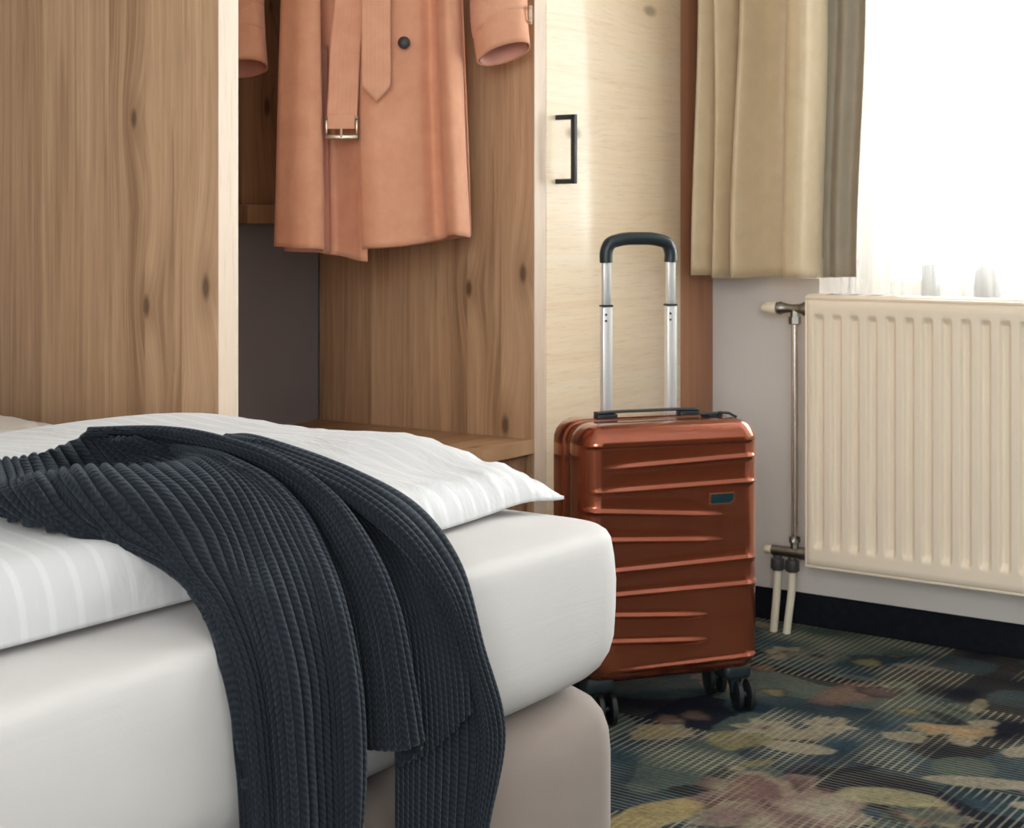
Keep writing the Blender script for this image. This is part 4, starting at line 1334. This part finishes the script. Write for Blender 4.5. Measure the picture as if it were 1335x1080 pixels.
# castors
for sx in (-1, 1):
    for sy in (-1, 1):
        cx, cy = sx * 0.140, sy * 0.060
        hs_ = box('wheel_housing', (cx - 0.030, cy - 0.024, 0.060), (cx + 0.026, cy + 0.024, 0.090), M['black_plastic'], su, 0.010, 3)
        fk = lathe('castor_fork', (cx, cy, 0.062), (0, 0, -1), [(0, 0.014), (0.010, 0.013), (0.018, 0.010), (0.030, 0.008)], M['black_plastic'], hs_, 16)
        wa = math.radians(-8)
        ca, sa = math.cos(wa), math.sin(wa)
        ox, oy = cx + 0.012, cy - 0.012
        for k in (-1, 1):
            bx2, by2 = ox + ca * k * 0.0118, oy + sa * k * 0.0118
            lathe('wheel', (bx2 - ca * 0.007, by2 - sa * 0.007, 0.0290), (ca, sa, 0), [(0, 0.009), (0.0008, 0.0240), (0.0030, 0.0288), (0.0110, 0.0288), (0.0132, 0.0240), (0.014, 0.009)], M['rubber'], hs_, 28)
        lathe('axle', (ox - ca * 0.012, oy - sa * 0.012, 0.029), (ca, sa, 0), [(0, 0.006), (0.024, 0.006)], M['black_plastic'], hs_, 12)
# lower front edge bumper
box('bottom_bumper', (-SW + 0.05, -SD + 0.035, SZ0 - 0.003), (SW - 0.05, SD - 0.035, SZ0 + 0.010), M['black_plastic'], su, 0.004)

# ================================================================== COAT
# built facing -y in its own frame, then turned towards the bed on its hanger
co = local_thing('trench_coat', 'apricot belted trench coat hanging open in the wardrobe niche', 'coat', (-1.950, 2.295, 0.86), YAW)
KX = 683.0
def cx_(u):
    return (u - 667.5) / KX + 0.265
def cz_(v):
    return CAM_H - (v - 294.0) / KX - 0.86


def coat_sheet(name, cols, hem, mat, n=120, rows=90, top=0.98, parent=None, thick=0.0022, wave=0.0, seed=0.0):
    """cols: (u at v=0, u at hem, depth towards viewer); hem: v along the columns"""
    C = np.array(cols, float)
    t = np.r_[0, np.cumsum(np.hypot(np.diff(C[:, 1]) / KX, np.diff(C[:, 2])))]
    q = np.linspace(0, t[-1], n)
    CI = hermite(t, C, q)
    hv = np.interp(q, np.linspace(0, t[-1], len(hem)), hem)
    P = np.zeros((rows, n, 3))
    z_top = cz_(0)
    for i in range(rows):
        f = i / (rows - 1)
        zb = cz_(hv)
        z = zb + (top - zb) * f
        k = np.clip((z - zb) / (z_top - zb), 0, 1)
        u = CI[:, 1] * (1 - k) + CI[:, 0] * k
        x = cx_(u)
        up = np.clip((z - z_top) / (0.98 - z_top), 0, 1)      # above the picture: waist in, shoulders out
        x = 0.0 + (x - 0.0) * (1 - 0.10 * np.sin(up * np.pi) + 0.50 * up ** 2)
        dpt = CI[:, 2] * (0.8 + 0.2 * (1 - k)) * (1 - 0.65 * up)
        sh_ = np.clip((up - 0.82) / 0.18, 0, 1)
        z = z - sh_ * sh_ * np.abs(x) * 0.30
        P[i, :, 0] = x + wave * 0.5 * np.sin(z * 9 + seed) * (1 - up)
        P[i, :, 1] = -dpt + wave * np.sin(z * 11 + q * 17 + seed) * (1 - k * 0.4)
        P[i, :, 2] = z
    return grid(name, P, mat, parent or co, thick=thick)


coat_sheet('back_panel', [(362, 354, -0.060), (400, 395, -0.115), (440, 440, -0.105), (485, 485, -0.12), (530, 530, -0.105), (570, 575, -0.115), (602, 612, -0.060)],
           [318, 322, 326, 326, 322, 314, 308], M['coat'], n=70, rows=60, wave=0.002)
coat_sheet('front_panel', [(366, 358, -0.060), (367, 357, -0.015), (371, 360, 0.025), (382, 372, 0.040), (398, 394, 0.058), (412, 412, 0.056), (420, 422, 0.042), (420, 424, 0.020), (414, 418, -0.020), (416, 421, -0.052),
                           (428, 432, -0.060), (442, 446, -0.044), (458, 461, -0.018), (472, 471, 0.000), (480, 478, 0.003)],
           [319, 319, 320, 321, 322, 323, 324, 325, 327, 329, 332, 334, 337, 340, 341], M['coat'], n=170, wave=0.003, seed=1.0)
coat_sheet('front_panel', [(470, 472, 0.013), (476, 477, 0.020), (490, 492, 0.030), (508, 512, 0.024), (526, 532, 0.020), (546, 552, 0.006), (560, 570, -0.018), (566, 578, -0.008), (573, 586, 0.030),
                           (583, 596, 0.046), (593, 606, 0.034), (600, 612, -0.005), (600, 611, -0.060)],
           [324, 323, 322, 320, 317, 314, 311, 307, 306, 309, 310, 309, 308], M['coat'], n=150, wave=0.003, seed=2.4)
# doubled hem seen under the left front
coat_sheet('hem_facing', [(374, 366, -0.035), (384, 376, 0.006), (404, 400, 0.010), (424, 428, -0.036)], [327, 328, 329, 331], M['coat_lining'], n=30, rows=30, top=0.4)
# button
bt = lathe('button', (cx_(528), -0.0245, cz_(58)), (0, -1, 0), [(0, 0.009), (0.002, 0.0115), (0.005, 0.0118), (0.0062, 0.0100), (0.0064, 0.0005)], M['button'], co, 24)
for k in range(4):
    a = math.pi / 4 + k * math.pi / 2
    lathe('button_hole', (cx_(528) + 0.003 * math.cos(a), -0.0307, cz_(58) + 0.003 * math.sin(a)), (0, -1, 0), [(0, 0.0009), (0.0004, 0.0008)], M['black_plastic'], bt, 8)


def strap(name, cl, width, depth, mat, parent, point=0.0, nseg=60, groove=True):
    """flat belt end along a centre line of (u, v); stitched rows run down it"""
    pts = catmull([(cx_(u), -d, cz_(v)) for (u, v), d in zip(cl, depth)], nseg)
    nw = 25
    P = np.zeros((nseg, nw, 3))
    for i in range(nseg):
        tdir = pts[min(i + 1, nseg - 1)] - pts[max(i - 1, 0)]
        side = np.array([tdir[2], 0, -tdir[0]])
        side /= np.linalg.norm(side)
        if side[0] < 0:
            side = -side
        w = np.interp(i / (nseg - 1), np.linspace(0, 1, len(width)), width) / KX / 2
        for j in range(nw):
            s = 2 * j / (nw - 1) - 1
            p = pts[i] + side * s * w
            if groove:
                p = p + np.array([0, -0.0009 * (abs(math.cos(s * math.pi * 3.5)) ** 0.5) - 0.001 * (1 - s * s), 0])
            if point and i > nseg * 0.75:
                f = (i - nseg * 0.75) / (nseg * 0.25)
                p = p + np.array([0, 0, -(1 - abs(s)) * point * f])
            P[i, j] = p
    ob = grid(name, P, mat, parent, thick=0.0026)
    return ob


be = strap('belt', [(478, -260), (470, -160), (462, -60), (458, 0), (452, 60), (449, 120), (447, 162)], [30, 30, 30, 30, 35, 38, 38, 38], [0.03, 0.034, 0.034, 0.030, 0.022, 0.020, 0.022], M['coat_belt'], co)
strap('belt_end', [(494, -260), (494, -120), (493, 0), (493, 60), (493, 116)], [34, 35, 36, 36, 36], [0.046, 0.050, 0.052, 0.050, 0.046], M['coat_belt'], be, point=0.031)
# buckle: square frame with prong and keeper loop
bz0, bz1, bxa, bxb, byd = cz_(183), cz_(153), cx_(426), cx_(469), -0.030
for lo, hi in (((bxa, byd - 0.004, bz0), (bxb, byd + 0.003, bz0 + 0.009)), ((bxa, byd - 0.003, bz1 - 0.006), (bxb, byd + 0.002, bz1)),
               ((bxa, byd - 0.0035, bz0 + 0.009), (bxa + 0.006, byd + 0.0025, bz1 - 0.006)), ((bxb - 0.006, byd - 0.0035, bz0 + 0.009), (bxb, byd + 0.0025, bz1 - 0.006))):
    box('buckle_bar', lo, hi, M['buckle'], be, 0.0016)
box('buckle_prong', ((bxa + bxb) / 2 - 0.002, byd - 0.008, bz0 + 0.004), ((bxa + bxb) / 2 + 0.002, byd - 0.004, bz1 + 0.004), M['buckle_pale'], be, 0.001)
box('belt_loop', (cx_(430), byd - 0.009, cz_(170)), (cx_(465), byd - 0.004, cz_(151)), M['coat_belt'], be, 0.003)


def sleeve(cen, r, ry, tilt, strap_v, buckle_u):
    """cen: list of (u, v) down to the cuff opening; r per point; tilt = slope of the cuff"""
    pts = catmull([(cx_(u), -0.005, cz_(v)) for u, v in cen], 60)
    rr = np.interp(np.linspace(0, 1, 60), np.linspace(0, 1, len(r)), r) / KX
    seg = 40
    P = np.zeros((60, seg, 3))
    for i in range(60):
        f = max(0.0, (i - 30) / 29.0)
        for k in range(seg):
            a = 2 * math.pi * k / seg
            wob = 1 + 0.03 * math.sin(3 * a + i * 0.21) * (1 - 0.7 * f) + 0.02 * math.sin(5 * a - i * 0.13)
            x = math.cos(a) * rr[i] * wob
            y = math.sin(a) * ry * wob * (0.8 + 0.2 * f)
            P[i, k] = pts[i] + np.array([x, y, tilt * x * f - 0.013 * math.sin(a) * f])
    sl = grid('sleeve', P, M['coat'], co, close=True, thick=0.0025)
    # lining just inside the opening
    Q = P[40:].copy()
    c = Q.mean(axis=1, keepdims=True)
    Q = c + (Q - c) * 0.93
    Q[:, :, 2] += 0.0015
    grid('sleeve_lining', Q, M['coat_lining'], sl, close=True)
    # cuff strap: a raised band
    zc = cz_(strap_v)
    i0 = int(np.argmin(np.abs(pts[:, 2] - zc)))
    band = []
    for di, g in ((-5, 1.0), (-5, 1.045), (-2, 1.06), (0, 1.06), (1, 1.045), (1, 1.0)):
        row = P[min(59, max(0, i0 + di))].copy()
        cc = row.mean(axis=0)
        nrow = cc + (row - cc) * np.array([g, g + 0.01, 1.0])
        nrow[:, 2] += (row[:, 0] - cc[0]) * (tilt * 0.8)
        band.append(nrow)
    st_ = grid('cuff_strap', np.array(band), M['coat_belt'], sl, close=True)
    if buckle_u:
        bx0 = cx_(buckle_u)
        for lo, hi in (((bx0 - 0.003, -0.022, zc - 0.004), (bx0 + 0.004, 0.012, zc + 0.0015)), ((bx0 - 0.003, -0.022, zc + 0.022), (bx0 + 0.004, 0.012, zc + 0.0275)),
                       ((bx0 - 0.003, -0.022, zc + 0.0015), (bx0 + 0.004, -0.016, zc + 0.022)), ((bx0 - 0.003, 0.006, zc + 0.0015), (bx0 + 0.004, 0.012, zc + 0.022))):
            box('cuff_buckle', lo, hi, M['buckle_pale'], st_, 0.0018)
    return sl


sleeve([(640, -320), (646, -200), (650, -80), (650, 0), (657, 71)], [40, 40, 38, 36, 33], 0.040, 0.30, 28, 691)
sleeve([(338, -320), (326, -200), (318, -80), (311, 0), (316, 90)], [40, 36, 34, 32, 32], 0.040, 0.10, 38, None)
# collar and shoulder yoke (above the picture)
grid('collar', np.array([[(0.075 * math.cos(a) * g, 0.055 * math.sin(a) * g - 0.005, z + 0.012 * math.sin(a)) for a in np.linspace(0.2, 2 * math.pi - 0.9, 30)]
                         for g, z in ((1.25, 0.90), (1.15, 0.94), (1.0, 0.985), (1.08, 1.0), (1.35, 0.965), (1.6, 0.92))]), M['coat'], co, thick=0.003)

# hanger on the rail
hg = local_thing('coat_hanger', 'wooden coat hanger holding the apricot trench coat', 'hanger', (-1.950, 2.295, 0.86), YAW)
tube('shoulder_bar', catmull([(-0.19, 0, 0.86), (-0.10, 0, 0.925), (0, 0, 0.955), (0.10, 0, 0.925), (0.19, 0, 0.86)], 30), 0.011, M['wood_hanger'], hg, 14)
tube('hook', catmull([(0, 0, 0.95), (0, 0, 1.08), (0.0, 0.02, 1.12), (0.0, 0.022, 1.16), (0.0, 0.0, 1.178), (0.0, -0.022, 1.16), (0.0, -0.02, 1.148)], 30), 0.002, M['rod'], hg, 10)
